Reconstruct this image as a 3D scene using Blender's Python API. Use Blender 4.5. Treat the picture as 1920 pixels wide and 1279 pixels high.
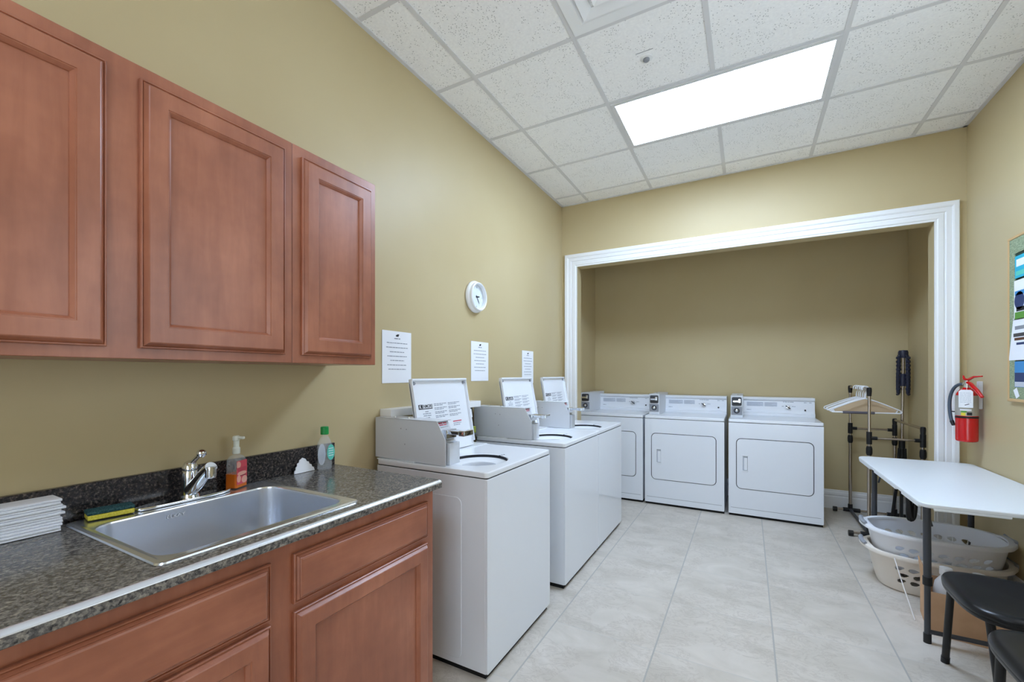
import bpy, bmesh, math, random
from mathutils import Vector, Matrix

for o in list(bpy.data.objects):
    bpy.data.objects.remove(o, do_unlink=True)
SC = bpy.context.scene
COL = SC.collection
PI = math.pi
random.seed(7)

# ------------------------------------------------------------------ camera, world, light, exposure
CAM_H = 1.325
cam = bpy.data.cameras.new('camera')
cam.sensor_fit = 'HORIZONTAL'; cam.sensor_width = 36.0
cam.lens = 806.4 * 36.0 / 1920.0
cam.shift_x = 0.0
cam.shift_y = (702.3 - 639.5) / 1920.0
cam.clip_start = 0.02
camo = bpy.data.objects.new('camera', cam); COL.objects.link(camo)
camo.location = (0, 0, CAM_H)
camo.rotation_euler = (PI / 2, 0, math.radians(28.71))
SC.camera = camo

w = bpy.data.worlds.new('world'); SC.world = w; w.use_nodes = True
# daylight for the added openings: sky above, lower half brightened to fill the ceiling
_nt = w.node_tree; _bg = _nt.nodes['Background']
_tc = _nt.nodes.new('ShaderNodeTexCoord'); _sp = _nt.nodes.new('ShaderNodeSeparateXYZ'); _rp = _nt.nodes.new('ShaderNodeValToRGB')
_mr = _nt.nodes.new('ShaderNodeMapRange'); _mr.inputs[1].default_value = -1; _mr.inputs[2].default_value = 1
_nt.links.new(_tc.outputs['Generated'], _sp.inputs[0]); _nt.links.new(_sp.outputs[2], _mr.inputs[0]); _nt.links.new(_mr.outputs[0], _rp.inputs[0])
_rp.color_ramp.elements[0].position = 0.47; _rp.color_ramp.elements[0].color = (0.76, 0.88, 0.98, 1)
_rp.color_ramp.elements[1].position = 0.53; _rp.color_ramp.elements[1].color = (0.42, 0.46, 0.50, 1)
_nt.links.new(_rp.outputs[0], _bg.inputs[0]); _bg.inputs[1].default_value = 6.5

PANEL_COL = (0.66, 0.84, 1.12, 1)      # cool fluorescent tubes behind the lenses
PANEL_STRENGTH = 30.0
PANEL_STRENGTH_FILL = 9.5
SC.view_settings.view_transform = 'Standard'
SC.view_settings.look = 'None'
SC.view_settings.exposure = 0.06
SC.view_settings.gamma = 1.0
SC.view_settings.use_curve_mapping = False
try:
    SC.cycles.max_bounces = 12; SC.cycles.diffuse_bounces = 6; SC.cycles.transparent_max_bounces = 12
    SC.cycles.caustics_reflective = False; SC.cycles.caustics_refractive = False
except Exception:
    pass

# ------------------------------------------------------------------ materials
def srgb(r, g, b):
    f = lambda c: c / 12.92 if c <= 0.04045 else ((c + 0.055) / 1.055) ** 2.4
    return (f(r / 255), f(g / 255), f(b / 255), 1)

def mat(name, col, rough=0.5, metal=0.0, spec=0.5, coat=0.0, coat_r=0.1, trans=0.0, ior=1.45, emis=None, emis_s=0.0, alpha=1.0):
    m = bpy.data.materials.new(name); m.use_nodes = True
    b = m.node_tree.nodes['Principled BSDF']
    b.inputs['Base Color'].default_value = col
    b.inputs['Roughness'].default_value = rough
    b.inputs['Metallic'].default_value = metal
    b.inputs['Specular IOR Level'].default_value = spec
    b.inputs['Coat Weight'].default_value = coat
    b.inputs['Coat Roughness'].default_value = coat_r
    b.inputs['Transmission Weight'].default_value = trans
    b.inputs['IOR'].default_value = ior
    b.inputs['Alpha'].default_value = alpha
    if emis:
        b.inputs['Emission Color'].default_value = emis
        b.inputs['Emission Strength'].default_value = emis_s
    return m

class N:
    """tiny node graph helper"""
    def __init__(s, m):
        s.t = m.node_tree; s.b = s.t.nodes['Principled BSDF']
    def new(s, typ, **kw):
        n = s.t.nodes.new(typ)
        for k, v in kw.items():
            if k.startswith('i_'):
                n.inputs[int(k[2:])].default_value = v
            else:
                setattr(n, k, v)
        return n
    def link(s, a, b): s.t.links.new(a, b)
    def coords(s, scale=(1, 1, 1), loc=(0, 0, 0), kind='Object'):
        tc = s.new('ShaderNodeTexCoord'); mp = s.new('ShaderNodeMapping')
        mp.inputs['Scale'].default_value = scale; mp.inputs['Location'].default_value = loc
        s.link(tc.outputs[kind], mp.inputs['Vector']); return mp.outputs[0]
    def noise(s, vec, scale, detail=4, rough=0.55, dist=0.0):
        n = s.new('ShaderNodeTexNoise'); n.inputs['Scale'].default_value = scale
        n.inputs['Detail'].default_value = detail; n.inputs['Roughness'].default_value = rough
        n.inputs['Distortion'].default_value = dist
        s.link(vec, n.inputs['Vector']); return n.outputs['Fac']
    def ramp(s, fac, stops, interp='LINEAR'):
        r = s.new('ShaderNodeValToRGB'); cr = r.color_ramp; cr.interpolation = interp
        while len(cr.elements) < len(stops): cr.elements.new(0.5)
        for e, (p, c) in zip(cr.elements, stops): e.position = p; e.color = c
        s.link(fac, r.inputs[0]); return r.outputs[0]
    def mix(s, fac, a, b, blend='MIX'):
        n = s.new('ShaderNodeMix'); n.data_type = 'RGBA'; n.blend_type = blend
        for i, v in ((0, fac), (6, a), (7, b)):
            if hasattr(v, 'links'): s.link(v, n.inputs[i])
            else: n.inputs[i].default_value = v
        return n.outputs[2]
    def math(s, op, a, b=None):
        n = s.new('ShaderNodeMath'); n.operation = op
        for i, v in enumerate((a, b)):
            if v is None: continue
            if hasattr(v, 'links'): s.link(v, n.inputs[i])
            else: n.inputs[i].default_value = v
        return n.outputs[0]
    def bump(s, h, strength=0.2, dist=0.002):
        n = s.new('ShaderNodeBump'); n.inputs['Strength'].default_value = strength
        n.inputs['Distance'].default_value = dist
        s.link(h, n.inputs['Height']); s.link(n.outputs[0], s.b.inputs['Normal'])
    def base(s, c): s.link(c, s.b.inputs['Base Color'])

M = {}
def wall_mat():
    m = mat('wall_paint', srgb(214, 193, 137), 0.42, spec=0.35); n = N(m); v = n.coords()
    c = n.ramp(n.noise(v, 1.3, 3), [(0.35, srgb(190, 173, 134)), (0.65, srgb(194, 178, 140))]); n.base(c)
    n.bump(n.noise(v, 130, 2), 0.06, 0.001); return m
M['wall'] = wall_mat()
def ceil_mat():
    m = mat('acoustic_tile', srgb(228, 228, 228), 0.95, spec=0.1); n = N(m); v = n.coords()
    big = n.noise(v, 75, 3, 0.65)
    vo = n.new('ShaderNodeTexVoronoi'); vo.inputs['Scale'].default_value = 85; n.link(v, vo.inputs['Vector'])
    pit = n.math('LESS_THAN', vo.outputs['Distance'], 0.24)
    msk = n.math('MULTIPLY', pit, n.math('GREATER_THAN', n.noise(v, 14, 2), 0.5))
    c = n.ramp(big, [(0.3, srgb(240, 240, 241)), (0.7, srgb(250, 250, 250))])
    n.base(n.mix(msk, c, srgb(192, 192, 194)))
    n.bump(n.math('SUBTRACT', n.noise(v, 90, 3), n.math('MULTIPLY', msk, 0.8)), 0.35, 0.003); return m
M['ceil'] = ceil_mat()
FX0, FY0, FS = -0.394, 3.657, 0.507
def floor_mat():
    m = mat('floor_tile', srgb(215, 208, 197), 0.36, spec=0.4); n = N(m); v = n.coords()
    sp = n.new('ShaderNodeSeparateXYZ'); n.link(v, sp.inputs[0])
    dx = n.math('PINGPONG', n.math('SUBTRACT', sp.outputs[0], FX0 - 20 * FS), FS / 2)
    dy = n.math('PINGPONG', n.math('SUBTRACT', sp.outputs[1], FY0 - 40 * FS), FS / 2)
    gx = n.math('LESS_THAN', dx, 0.0038); gy = n.math('LESS_THAN', dy, 0.0026)
    cx = n.math('FLOOR', n.math('DIVIDE', n.math('SUBTRACT', sp.outputs[0], FX0 - 20 * FS), FS))
    cy = n.math('FLOOR', n.math('DIVIDE', n.math('SUBTRACT', sp.outputs[1], FY0 - 40 * FS), FS))
    cb = n.new('ShaderNodeCombineXYZ'); n.link(cx, cb.inputs[0]); n.link(cy, cb.inputs[1])
    wn = n.new('ShaderNodeTexWhiteNoise'); n.link(cb.outputs[0], wn.inputs['Vector'])
    off = n.new('ShaderNodeVectorMath'); off.operation = 'MULTIPLY_ADD'
    n.link(wn.outputs['Color'], off.inputs[0]); off.inputs[1].default_value = (7, 7, 7); n.link(v, off.inputs[2])
    st = n.new('ShaderNodeMapping'); st.inputs['Scale'].default_value = (1.0, 1.6, 1); n.link(off.outputs[0], st.inputs[0])
    a = n.noise(st.outputs[0], 3.2, 6, 0.6, 0.8)
    c1 = n.ramp(a, [(0.3, srgb(190, 182, 170)), (0.5, srgb(203, 195, 184)), (0.7, srgb(213, 205, 195))])
    vein = n.noise(st.outputs[0], 7.5, 8, 0.68, 2.2)
    vm = n.ramp(vein, [(0.46, (0, 0, 0, 1)), (0.5, (1, 1, 1, 1)), (0.54, (0, 0, 0, 1))])
    vmod = n.math('MULTIPLY', n.math('MULTIPLY', vm, n.math('GREATER_THAN', n.noise(v, 2.6, 2), 0.46)), 0.36)
    c2 = n.mix(vmod, c1, srgb(160, 148, 136))
    c3 = n.mix(gy, c2, srgb(196, 191, 183))
    n.base(n.mix(gx, c3, srgb(172, 169, 163)))
    n.bump(n.math('SUBTRACT', 1.0, n.math('MAXIMUM', gx, gy)), 0.25, 0.0015)
    return m
M['floor'] = floor_mat()
def wood_mat(name, vertical=True, k=1.0):
    m = mat(name, srgb(150, 90, 66), 0.37, spec=0.5, coat=0.5, coat_r=0.32); n = N(m)
    s = (1, 1, 0.12) if vertical else (1, 0.12, 1)
    v = n.coords(s); v0 = n.coords()
    g = n.noise(v, 30, 6, 0.6, 0.4); bl = n.noise(v0, 4.5, 4, 0.6)
    f = n.math('ADD', n.math('MULTIPLY', g, 0.35), n.math('MULTIPLY', bl, 0.65))
    sc = lambda r, gg, b: srgb(r * k, gg * k, b * k)
    n.base(n.ramp(f, [(0.32, sc(134, 77, 53)), (0.5, sc(155, 93, 66)), (0.68, sc(175, 111, 82))]))
    return m
M['wood'] = wood_mat('stained_maple')
M['woodh'] = wood_mat('stained_maple_rail', False)
M['wood_in'] = mat('cabinet_carcass_wood', srgb(120, 70, 50), 0.5)
def lam_mat():
    m = mat('granite_laminate', srgb(70, 68, 68), 0.16, spec=0.5); n = N(m); v = n.coords()
    v1 = n.new('ShaderNodeTexVoronoi'); v1.inputs['Scale'].default_value = 150; n.link(v, v1.inputs['Vector'])
    c1 = n.ramp(v1.outputs['Color'], [(0.0, srgb(36, 35, 36)), (0.35, srgb(76, 73, 72)), (0.6, srgb(112, 108, 103)), (0.8, srgb(158, 149, 136)), (1.0, srgb(60, 60, 64))])
    c2 = n.ramp(n.noise(v, 120, 4, 0.7), [(0.38, srgb(32, 32, 34)), (0.5, srgb(98, 94, 90)), (0.66, srgb(160, 153, 141))])
    n.base(n.mix(0.55, c1, c2)); return m
M['lam'] = lam_mat()
def lamd_mat():
    m = mat('granite_laminate_backsplash', srgb(40, 38, 40), 0.2, spec=0.5); n = N(m); v = n.coords()
    c2 = n.ramp(n.noise(v, 130, 4, 0.7), [(0.42, srgb(26, 25, 27)), (0.54, srgb(62, 57, 56)), (0.68, srgb(124, 112, 102))])
    n.base(c2); return m
def steel_mat():
    m = mat('brushed_steel', srgb(236, 240, 247), 0.26, metal=0.94); n = N(m); v = n.coords((1, 0.03, 1))
    r = n.noise(v, 300, 3, 0.6)
    rr = n.new('ShaderNodeMapRange'); n.link(r, rr.inputs[0]); rr.inputs[3].default_value = 0.22; rr.inputs[4].default_value = 0.27
    n.link(rr.outputs[0], n.b.inputs['Roughness']); return m
M['steel'] = steel_mat()
M['chrome'] = mat('chrome', srgb(225, 228, 232), 0.07, metal=1.0)
M['rack_metal'] = mat('satin_chrome_tube', srgb(186, 176, 166), 0.25, metal=1.0)
M['enamel'] = mat('white_enamel', srgb(226, 230, 236), 0.16, spec=0.5, coat=0.2, coat_r=0.06)
M['enamel2'] = mat('white_enamel_top', srgb(230, 233, 238), 0.2, spec=0.5)
M['meter'] = mat('grey_white_powder_coat', srgb(208, 211, 216), 0.35)
M['plastic'] = mat('white_plastic', srgb(236, 238, 242), 0.35)
M['table'] = mat('white_moulded_table_plastic', srgb(226, 231, 236), 0.4); 
M['trim'] = mat('white_trim_paint', srgb(236, 237, 238), 0.3)
M['tbar'] = mat('white_ceiling_grid_metal', srgb(213, 213, 215), 0.5)
M['grey_pl'] = mat('grey_plastic', srgb(140, 143, 150), 0.5)
M['lgrey'] = mat('light_grey_print', srgb(196, 202, 212), 0.5)
M['print'] = mat('grey_print', srgb(142, 147, 157), 0.6)
M['ink'] = mat('dark_ink', srgb(28, 30, 36), 0.6)
M['black'] = mat('black_plastic', srgb(22, 22, 24), 0.45)
M['navy'] = mat('dark_blue_plastic', srgb(34, 38, 58), 0.4)
M['dsteel'] = mat('charcoal_powder_coated_steel', srgb(62, 64, 70), 0.4)
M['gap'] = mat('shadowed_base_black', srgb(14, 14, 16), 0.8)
M['vinyl'] = mat('black_vinyl', srgb(20, 21, 25), 0.3, spec=0.42)
M['paper'] = mat('white_paper', srgb(238, 240, 245), 0.8)
M['red'] = mat('red_gloss_paint', srgb(196, 16, 20), 0.22, coat=0.4)
M['redprint'] = mat('red_print', srgb(196, 70, 84), 0.5)
M['silver'] = mat('silver_label', srgb(176, 172, 164), 0.4, metal=0.3)
M['yellow'] = mat('yellow_print', srgb(222, 200, 60), 0.5)
M['greenp'] = mat('green_print', srgb(90, 150, 60), 0.5)
M['hose'] = mat('rubber_hose', srgb(74, 86, 100), 0.5)
M['cord'] = mat('white_cord', srgb(230, 228, 224), 0.6)
M['basket'] = mat('white_basket_plastic', srgb(232, 234, 240), 0.35)
M['basket2'] = mat('cream_basket_plastic', srgb(228, 220, 210), 0.35)
M['bgrip'] = mat('grey_soft_grip', srgb(150, 154, 162), 0.6)
def card_mat():
    m = mat('cardboard', srgb(190, 150, 112), 0.8, spec=0.2); n = N(m); v = n.coords((1, 1, 1))
    n.base(n.ramp(n.noise(v, 9, 3), [(0.35, srgb(200, 162, 128)), (0.65, srgb(210, 172, 138))])); return m
M['card'] = card_mat()
M['tan'] = mat('tan_paper_cover', srgb(196, 172, 140), 0.8)
M['foam'] = mat('grey_foam', srgb(96, 92, 100), 0.9)
M['cap'] = mat('green_cap', srgb(22, 150, 72), 0.35)
M['clear'] = mat('clear_bottle_plastic', (0.86, 0.9, 0.92, 1), 0.06, alpha=0.2)
M['amber'] = mat('amber_liquid_soap', srgb(222, 112, 30), 0.15)
M['teal'] = mat('teal_label', srgb(96, 202, 184), 0.5)
M['lav'] = mat('pale_label_back', srgb(206, 212, 228), 0.6)
M['coral'] = mat('coral_label', srgb(218, 84, 96), 0.5)
M['peach'] = mat('peach_print', srgb(240, 178, 158), 0.5)
M['dkprint'] = mat('dark_brown_print', srgb(70, 30, 28), 0.5)
M['wpump'] = mat('white_pump_plastic', srgb(232, 236, 226), 0.35)
def sponge_mat(name, a, b):
    m = mat(name, a, 0.95, spec=0.1); n = N(m); v = n.coords()
    f = n.noise(v, 240, 4, 0.7); n.base(n.ramp(f, [(0.4, a), (0.6, b)])); n.bump(f, 0.6, 0.002); return m
M['sp_y'] = sponge_mat('yellow_sponge', srgb(214, 198, 60), srgb(238, 224, 104))
M['sp_g'] = sponge_mat('green_scouring_pad', srgb(28, 62, 62), srgb(74, 106, 108))
M['cork_fr'] = mat('pale_wood_frame', srgb(206, 172, 124), 0.5)
def cork_mat():
    m = mat('sage_board_cloth', srgb(140, 156, 126), 0.9); n = N(m); v = n.coords((1, 1, 5))
    n.base(n.ramp(n.noise(v, 50, 4), [(0.35, srgb(120, 136, 108)), (0.65, srgb(164, 176, 144))])); return m
M['cork'] = cork_mat()
M['corkd'] = mat('dark_green_board', srgb(46, 66, 54), 0.9)
M['cyan'] = mat('cyan_paper', srgb(44, 178, 206), 0.6)
M['sky'] = mat('blue_photo_print', srgb(60, 140, 200), 0.5)
M['dkblue'] = mat('dark_blue_photo_print', srgb(36, 58, 104), 0.5)
M['bevel'] = mat('bevel_highlight_strip', srgb(226, 230, 236), 0.24, metal=0.75)
def pane_mat():
    m = mat('fill_opening_glass', (1, 1, 1, 1), 0.02, alpha=0.08); return m
M['glass'] = pane_mat()
M['lens'] = mat('light_lens', (0.9, 0.9, 0.9, 1), 0.5, emis=PANEL_COL, emis_s=PANEL_STRENGTH)
M['lens_fill'] = mat('light_lens_rear_fill', (0.9, 0.9, 0.9, 1), 0.5, emis=PANEL_COL, emis_s=PANEL_STRENGTH_FILL)
M['clockface'] = mat('clock_face', srgb(222, 230, 236), 0.5)
M['brown_t'] = mat('brown_copper', srgb(122, 78, 56), 0.35, metal=0.7)
M['dgreen'] = mat('yellow_green_plastic', srgb(150, 160, 60), 0.5)

# ------------------------------------------------------------------ mesh helpers
class MB:
    def __init__(s): s.bm = bmesh.new(); s.mi = 0; s.mats = []
    def use(s, m):
        if m not in s.mats: s.mats.append(m)
        s.mi = s.mats.index(m); return s
    def _merge(s, b, xf=None):
        if xf is not None: b.transform(xf)
        for f in b.faces: f.material_index = s.mi
        me = bpy.data.meshes.new('tmp'); b.to_mesh(me); b.free(); s.bm.from_mesh(me); bpy.data.meshes.remove(me)
    def box(s, x0, x1, y0, y1, z0, z1, bev=0.0, seg=2, xf=None):
        b = bmesh.new(); bmesh.ops.create_cube(b, size=1)
        bmesh.ops.transform(b, verts=b.verts, matrix=Matrix.Translation(((x0 + x1) / 2, (y0 + y1) / 2, (z0 + z1) / 2)) @ Matrix.Diagonal((abs(x1 - x0), abs(y1 - y0), abs(z1 - z0), 1)))
        if bev > 0: bmesh.ops.bevel(b, geom=list(b.edges), offset=bev, segments=seg, profile=0.5, affect='EDGES')
        s._merge(b, xf); return s
    def prism(s, pts, plane, a0, a1, bev=0.0, seg=2, xf=None, holes=()):
        """extrude a 2D outline; plane 'XY','XZ','YZ'; a0..a1 along the other axis"""
        b = bmesh.new()
        def P(u, v, a): return {'XY': (u, v, a), 'XZ': (u, a, v), 'YZ': (a, u, v)}[plane]
        edges = []
        for loop in (pts,) + tuple(holes):
            vs = [b.verts.new(P(u, v, a0)) for u, v in loop]
            for i in range(len(vs)): edges.append(b.edges.new((vs[i], vs[(i + 1) % len(vs)])))
        if holes: bmesh.ops.triangle_fill(b, use_beauty=True, use_dissolve=False, edges=edges)
        else: b.faces.new(list(b.verts))
        r = bmesh.ops.extrude_face_region(b, geom=list(b.faces))
        d = Vector(P(0, 0, a1)) - Vector(P(0, 0, a0))
        bmesh.ops.translate(b, vec=d, verts=[v for v in r['geom'] if isinstance(v, bmesh.types.BMVert)])
        bmesh.ops.recalc_face_normals(b, faces=b.faces)
        if bev > 0:
            ed = [e for e in b.edges if len(e.link_faces) == 2 and e.calc_face_angle(0) > 0.5]
            bmesh.ops.bevel(b, geom=ed, offset=bev, segments=seg, profile=0.5, affect='EDGES')
        s._merge(b, xf); return s
    def tube(s, pts, r, seg=10, closed=False, cap=True, xf=None):
        pts = [Vector(p) for p in pts]; n = len(pts); b = bmesh.new(); rings = []
        rad = r if isinstance(r, (list, tuple)) else [r] * n
        prev = None
        for i, p in enumerate(pts):
            if closed: t = pts[(i + 1) % n] - pts[i - 1]
            else: t = pts[min(i + 1, n - 1)] - pts[max(i - 1, 0)]
            t.normalize()
            if prev is None:
                a = Vector((0, 0, 1)) if abs(t.z) < 0.9 else Vector((1, 0, 0))
                u = t.cross(a).normalized()
            else:
                u = (prev - t * prev.dot(t)).normalized()
            prev = u; v = t.cross(u)
            rings.append([b.verts.new(p + (u * math.cos(2 * PI * k / seg) + v * math.sin(2 * PI * k / seg)) * rad[i]) for k in range(seg)])
        for i in range(n if closed else n - 1):
            A, B = rings[i], rings[(i + 1) % n]
            for k in range(seg): b.faces.new((A[k], A[(k + 1) % seg], B[(k + 1) % seg], B[k]))
        if cap and not closed:
            b.faces.new(rings[0][::-1]); b.faces.new(rings[-1])
        bmesh.ops.recalc_face_normals(b, faces=b.faces)
        s._merge(b, xf); return s
    def lathe(s, prof, c=(0, 0, 0), axis='Z', seg=32, sx=1.0, sy=1.0, xf=None):
        b = bmesh.new(); rings = []
        for r, h in prof:
            if r < 1e-6: rings.append([b.verts.new((0, 0, h))])
            else: rings.append([b.verts.new((r * sx * math.cos(2 * PI * k / seg), r * sy * math.sin(2 * PI * k / seg), h)) for k in range(seg)])
        for A, B in zip(rings, rings[1:]):
            for k in range(seg):
                k2 = (k + 1) % seg
                if len(A) == 1 and len(B) == 1: continue
                if len(A) == 1: b.faces.new((A[0], B[k2], B[k]))
                elif len(B) == 1: b.faces.new((A[k], A[k2], B[0]))
                else: b.faces.new((A[k], A[k2], B[k2], B[k]))
        bmesh.ops.recalc_face_normals(b, faces=b.faces)
        R = {'Z': Matrix.Identity(4), 'X': Matrix.Rotation(PI / 2, 4, 'Y'), 'Y': Matrix.Rotation(-PI / 2, 4, 'X')}[axis]
        b.transform(Matrix.Translation(c) @ R)
        s._merge(b, xf); return s
    def quads(s, rows, close_u=False, close_v=False, skip=None, xf=None):
        b = bmesh.new(); V = [[b.verts.new(p) for p in r] for r in rows]
        nr, nc = len(V), len(V[0])
        for i in range(nr if close_v else nr - 1):
            for j in range(nc if close_u else nc - 1):
                if skip and skip(i, j): continue
                b.faces.new((V[i][j], V[i][(j + 1) % nc], V[(i + 1) % nr][(j + 1) % nc], V[(i + 1) % nr][j]))
        bmesh.ops.recalc_face_normals(b, faces=b.faces)
        s._merge(b, xf); return s
    def text(s, body, size, xf, depth=0.0004, sx=1.0, bold=0.0):
        cu = bpy.data.curves.new('t', 'FONT'); cu.body = body; cu.size = size; cu.extrude = depth; cu.offset = bold * size
        cu.align_x = 'CENTER'; cu.align_y = 'CENTER'
        o = bpy.data.objects.new('t', cu); COL.objects.link(o)
        bpy.context.view_layer.update()
        me = bpy.data.meshes.new_from_object(o.evaluated_get(bpy.context.evaluated_depsgraph_get()))
        b = bmesh.new(); b.from_mesh(me)
        bpy.data.objects.remove(o, do_unlink=True); bpy.data.curves.remove(cu); bpy.data.meshes.remove(me)
        s._merge(b, xf @ Matrix.Diagonal((sx, 1, 1, 1))); return s
    def build(s, name, parent=None, smooth=35, solid=0.0, root=None):
        me = bpy.data.meshes.new(name)
        base = root if root else (parent if parent else None)
        off = Vector((0, 0, 0)); p = parent
        while p is not None:
            off += p.location; p = p.parent
        if parent is not None and off.length > 0:
            for v in s.bm.verts: v.co -= off
        if smooth:
            for f in s.bm.faces: f.smooth = True
        s.bm.to_mesh(me); s.bm.free()
        for m in s.mats: me.materials.append(M[m] if isinstance(m, str) else m)
        if smooth: me.set_sharp_from_angle(angle=math.radians(smooth))
        o = bpy.data.objects.new(name, me); COL.objects.link(o)
        if smooth and not solid:
            wn = o.modifiers.new('weighted_normal', 'WEIGHTED_NORMAL'); wn.keep_sharp = True; wn.weight = 80
        if parent is not None: o.parent = parent
        if solid:
            md = o.modifiers.new('thickness', 'SOLIDIFY'); md.thickness = solid; md.offset = 0
        return o

def mb(m): return MB().use(m)
def thing(name, label, cat, loc=(0, 0, 0), group=None):
    o = bpy.data.objects.new(name, None); COL.objects.link(o); o.empty_display_size = 0.05
    o.location = loc; o['label'] = label; o['category'] = cat
    if group: o['group'] = group
    bpy.context.view_layer.update(); return o
def tag(o, label, cat, group=None, kind=None):
    o['label'] = label; o['category'] = cat
    if group: o['group'] = group
    if kind: o['kind'] = kind
    return o
def struct(o, label=None):
    o['kind'] = 'structure'
    if label: o['label'] = label
    return o
def dup(root, loc, label, group=None, scale=None):
    r = root.copy(); COL.objects.link(r); r.location = loc; r['label'] = label
    if scale: r.scale = scale
    if group: r['group'] = group
    for ch in list(root.children):
        c = ch.copy(); COL.objects.link(c); c.parent = r
        for g in list(ch.children):
            d = g.copy(); COL.objects.link(d); d.parent = c
    return r
def rrect(u0, u1, v0, v1, r, n=6):
    pts = []
    for cu, cv, a in ((u1 - r, v1 - r, 0), (u0 + r, v1 - r, 90), (u0 + r, v0 + r, 180), (u1 - r, v0 + r, 270)):
        for k in range(n + 1):
            t = math.radians(a + 90 * k / n); pts.append((cu + r * math.cos(t), cv + r * math.sin(t)))
    return pts
def ell(cu, cv, a, b, n=48, rot=0.0):
    out = []
    for k in range(n):
        x, y = a * math.cos(2 * PI * k / n), b * math.sin(2 * PI * k / n)
        out.append((cu + x * math.cos(rot) - y * math.sin(rot), cv + x * math.sin(rot) + y * math.cos(rot)))
    return out
def cyl(b, p0, p1, r, seg=12): return b.tube([p0, p1], r, seg)
def bez(p0, p1, p2, p3, n=12):
    P = [Vector(p) for p in (p0, p1, p2, p3)]
    return [P[0] * (1 - t) ** 3 + P[1] * 3 * t * (1 - t) ** 2 + P[2] * 3 * t * t * (1 - t) + P[3] * t ** 3 for t in [k / n for k in range(n + 1)]]

# ------------------------------------------------------------------ room shell
XL, XR, YF, YREAR, HC = -1.679, 1.335, 4.135, -1.9, 3.0507
AYF, AYB, AXL, AXR, AZ = 4.25, 5.275, -1.69, 1.309, 2.75        # alcove
OXL, OXR, OZ = -1.512, 1.166, 2.413                             # opening in the far wall
struct(mb('floor').box(XL - 0.1, XR + 0.1, YREAR - 0.1, AYB + 0.1, -0.1, 0).build('floor', smooth=0))
struct(mb('ceil').box(XL - 0.1, XR + 0.1, YREAR - 0.1, YF + 0.05, HC, HC + 0.1).build('ceiling', smooth=0))
struct(mb('wall').box(XL - 0.1, XL, YREAR - 0.1, YF, 0, HC).build('wall_left', smooth=0))
WY0, WY1, WZ0, WZ1 = 0.85, 2.28, 1.20, 2.45                     # side window added out of view on the right to light the room
wr = mb('wall').prism([(YREAR - 0.1, 0), (YF, 0), (YF, HC), (YREAR - 0.1, HC)], 'YZ', XR, XR + 0.1, holes=([(WY0, WZ0), (WY1, WZ0), (WY1, WZ1), (WY0, WZ1)],))
struct(wr.build('wall_right', smooth=0))
wb = mb('trim')
for (ya, yb, za, zb) in ((WY0, WY1, WZ0, WZ0 + 0.05), (WY0, WY1, WZ1 - 0.05, WZ1), (WY0, WY0 + 0.05, WZ0 + 0.05, WZ1 - 0.05), (WY1 - 0.05, WY1, WZ0 + 0.05, WZ1 - 0.05)): wb.box(XR + 0.02, XR + 0.07, ya, yb, za, zb)
wb.box(XR + 0.03, XR + 0.06, (WY0 + WY1) / 2 - 0.02, (WY0 + WY1) / 2 + 0.02, WZ0 + 0.05, WZ1 - 0.05).box(XR + 0.03, XR + 0.06, WY0 + 0.05, WY1 - 0.05, (WZ0 + WZ1) / 2 - 0.02, (WZ0 + WZ1) / 2 + 0.02)
wn_ = struct(wb.build('fill_window_1', smooth=0))
mb('glass').box(XR + 0.044, XR + 0.046, WY0 + 0.05, WY1 - 0.05, WZ0 + 0.05, WZ1 - 0.05).build('fill_window_pane', wn_, smooth=0)
pl_ = bpy.data.lights.new('fill_window_portal', 'AREA'); pl_.shape = 'RECTANGLE'; pl_.size = WY1 - WY0; pl_.size_y = WZ1 - WZ0
pl_.cycles.is_portal = True
po = bpy.data.objects.new('fill_window_portal', pl_); COL.objects.link(po); po.location = (XR + 0.098, (WY0 + WY1) / 2, (WZ0 + WZ1) / 2); po.rotation_euler = (PI / 2, 0, PI / 2)
GD0, GD1, GDZ = -0.75, 1.05, 2.15                                # glazed double door added behind the camera as a fill source
wr = mb('wall').prism([(XL, 0), (GD0, 0), (GD0, GDZ), (GD1, GDZ), (GD1, 0), (XR, 0), (XR, HC), (XL, HC)], 'XZ', YREAR - 0.1, YREAR)
struct(wr.build('wall_rear', smooth=0))
gd = mb('trim')
for xa, xb in ((GD0, 0.15), (0.15, GD1)):
    gd.box(xa + 0.002, xa + 0.09, YREAR - 0.07, YREAR - 0.03, 0.004, GDZ - 0.003).box(xb - 0.09, xb - 0.002, YREAR - 0.07, YREAR - 0.03, 0.004, GDZ - 0.003)
    gd.box(xa + 0.09, xb - 0.09, YREAR - 0.07, YREAR - 0.03, 0.004, 0.22).box(xa + 0.09, xb - 0.09, YREAR - 0.07, YREAR - 0.03, GDZ - 0.1, GDZ - 0.003)
gdo = struct(gd.build('fill_door_1', smooth=0))
gl_ = mb('glass')
for xa, xb in ((GD0, 0.15), (0.15, GD1)): gl_.box(xa + 0.09, xb - 0.09, YREAR - 0.052, YREAR - 0.048, 0.22, GDZ - 0.1)
gl_.build('fill_door_glass', gdo, smooth=0)
pl2 = bpy.data.lights.new('fill_door_portal', 'AREA'); pl2.shape = 'RECTANGLE'; pl2.size = GD1 - GD0; pl2.size_y = GDZ
pl2.cycles.is_portal = True
po2 = bpy.data.objects.new('fill_door_portal', pl2); COL.objects.link(po2); po2.location = ((GD0 + GD1) / 2, YREAR - 0.098, GDZ / 2); po2.rotation_euler = (PI / 2, 0, PI)
wf = mb('wall')
wf.prism([(XL - 0.1, 0), (OXL, 0), (OXL, OZ), (OXR, OZ), (OXR, 0), (XR + 0.1, 0), (XR + 0.1, HC), (XL - 0.1, HC)], 'XZ', YF, AYF)
struct(wf.build('wall_front', smooth=0))
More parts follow.
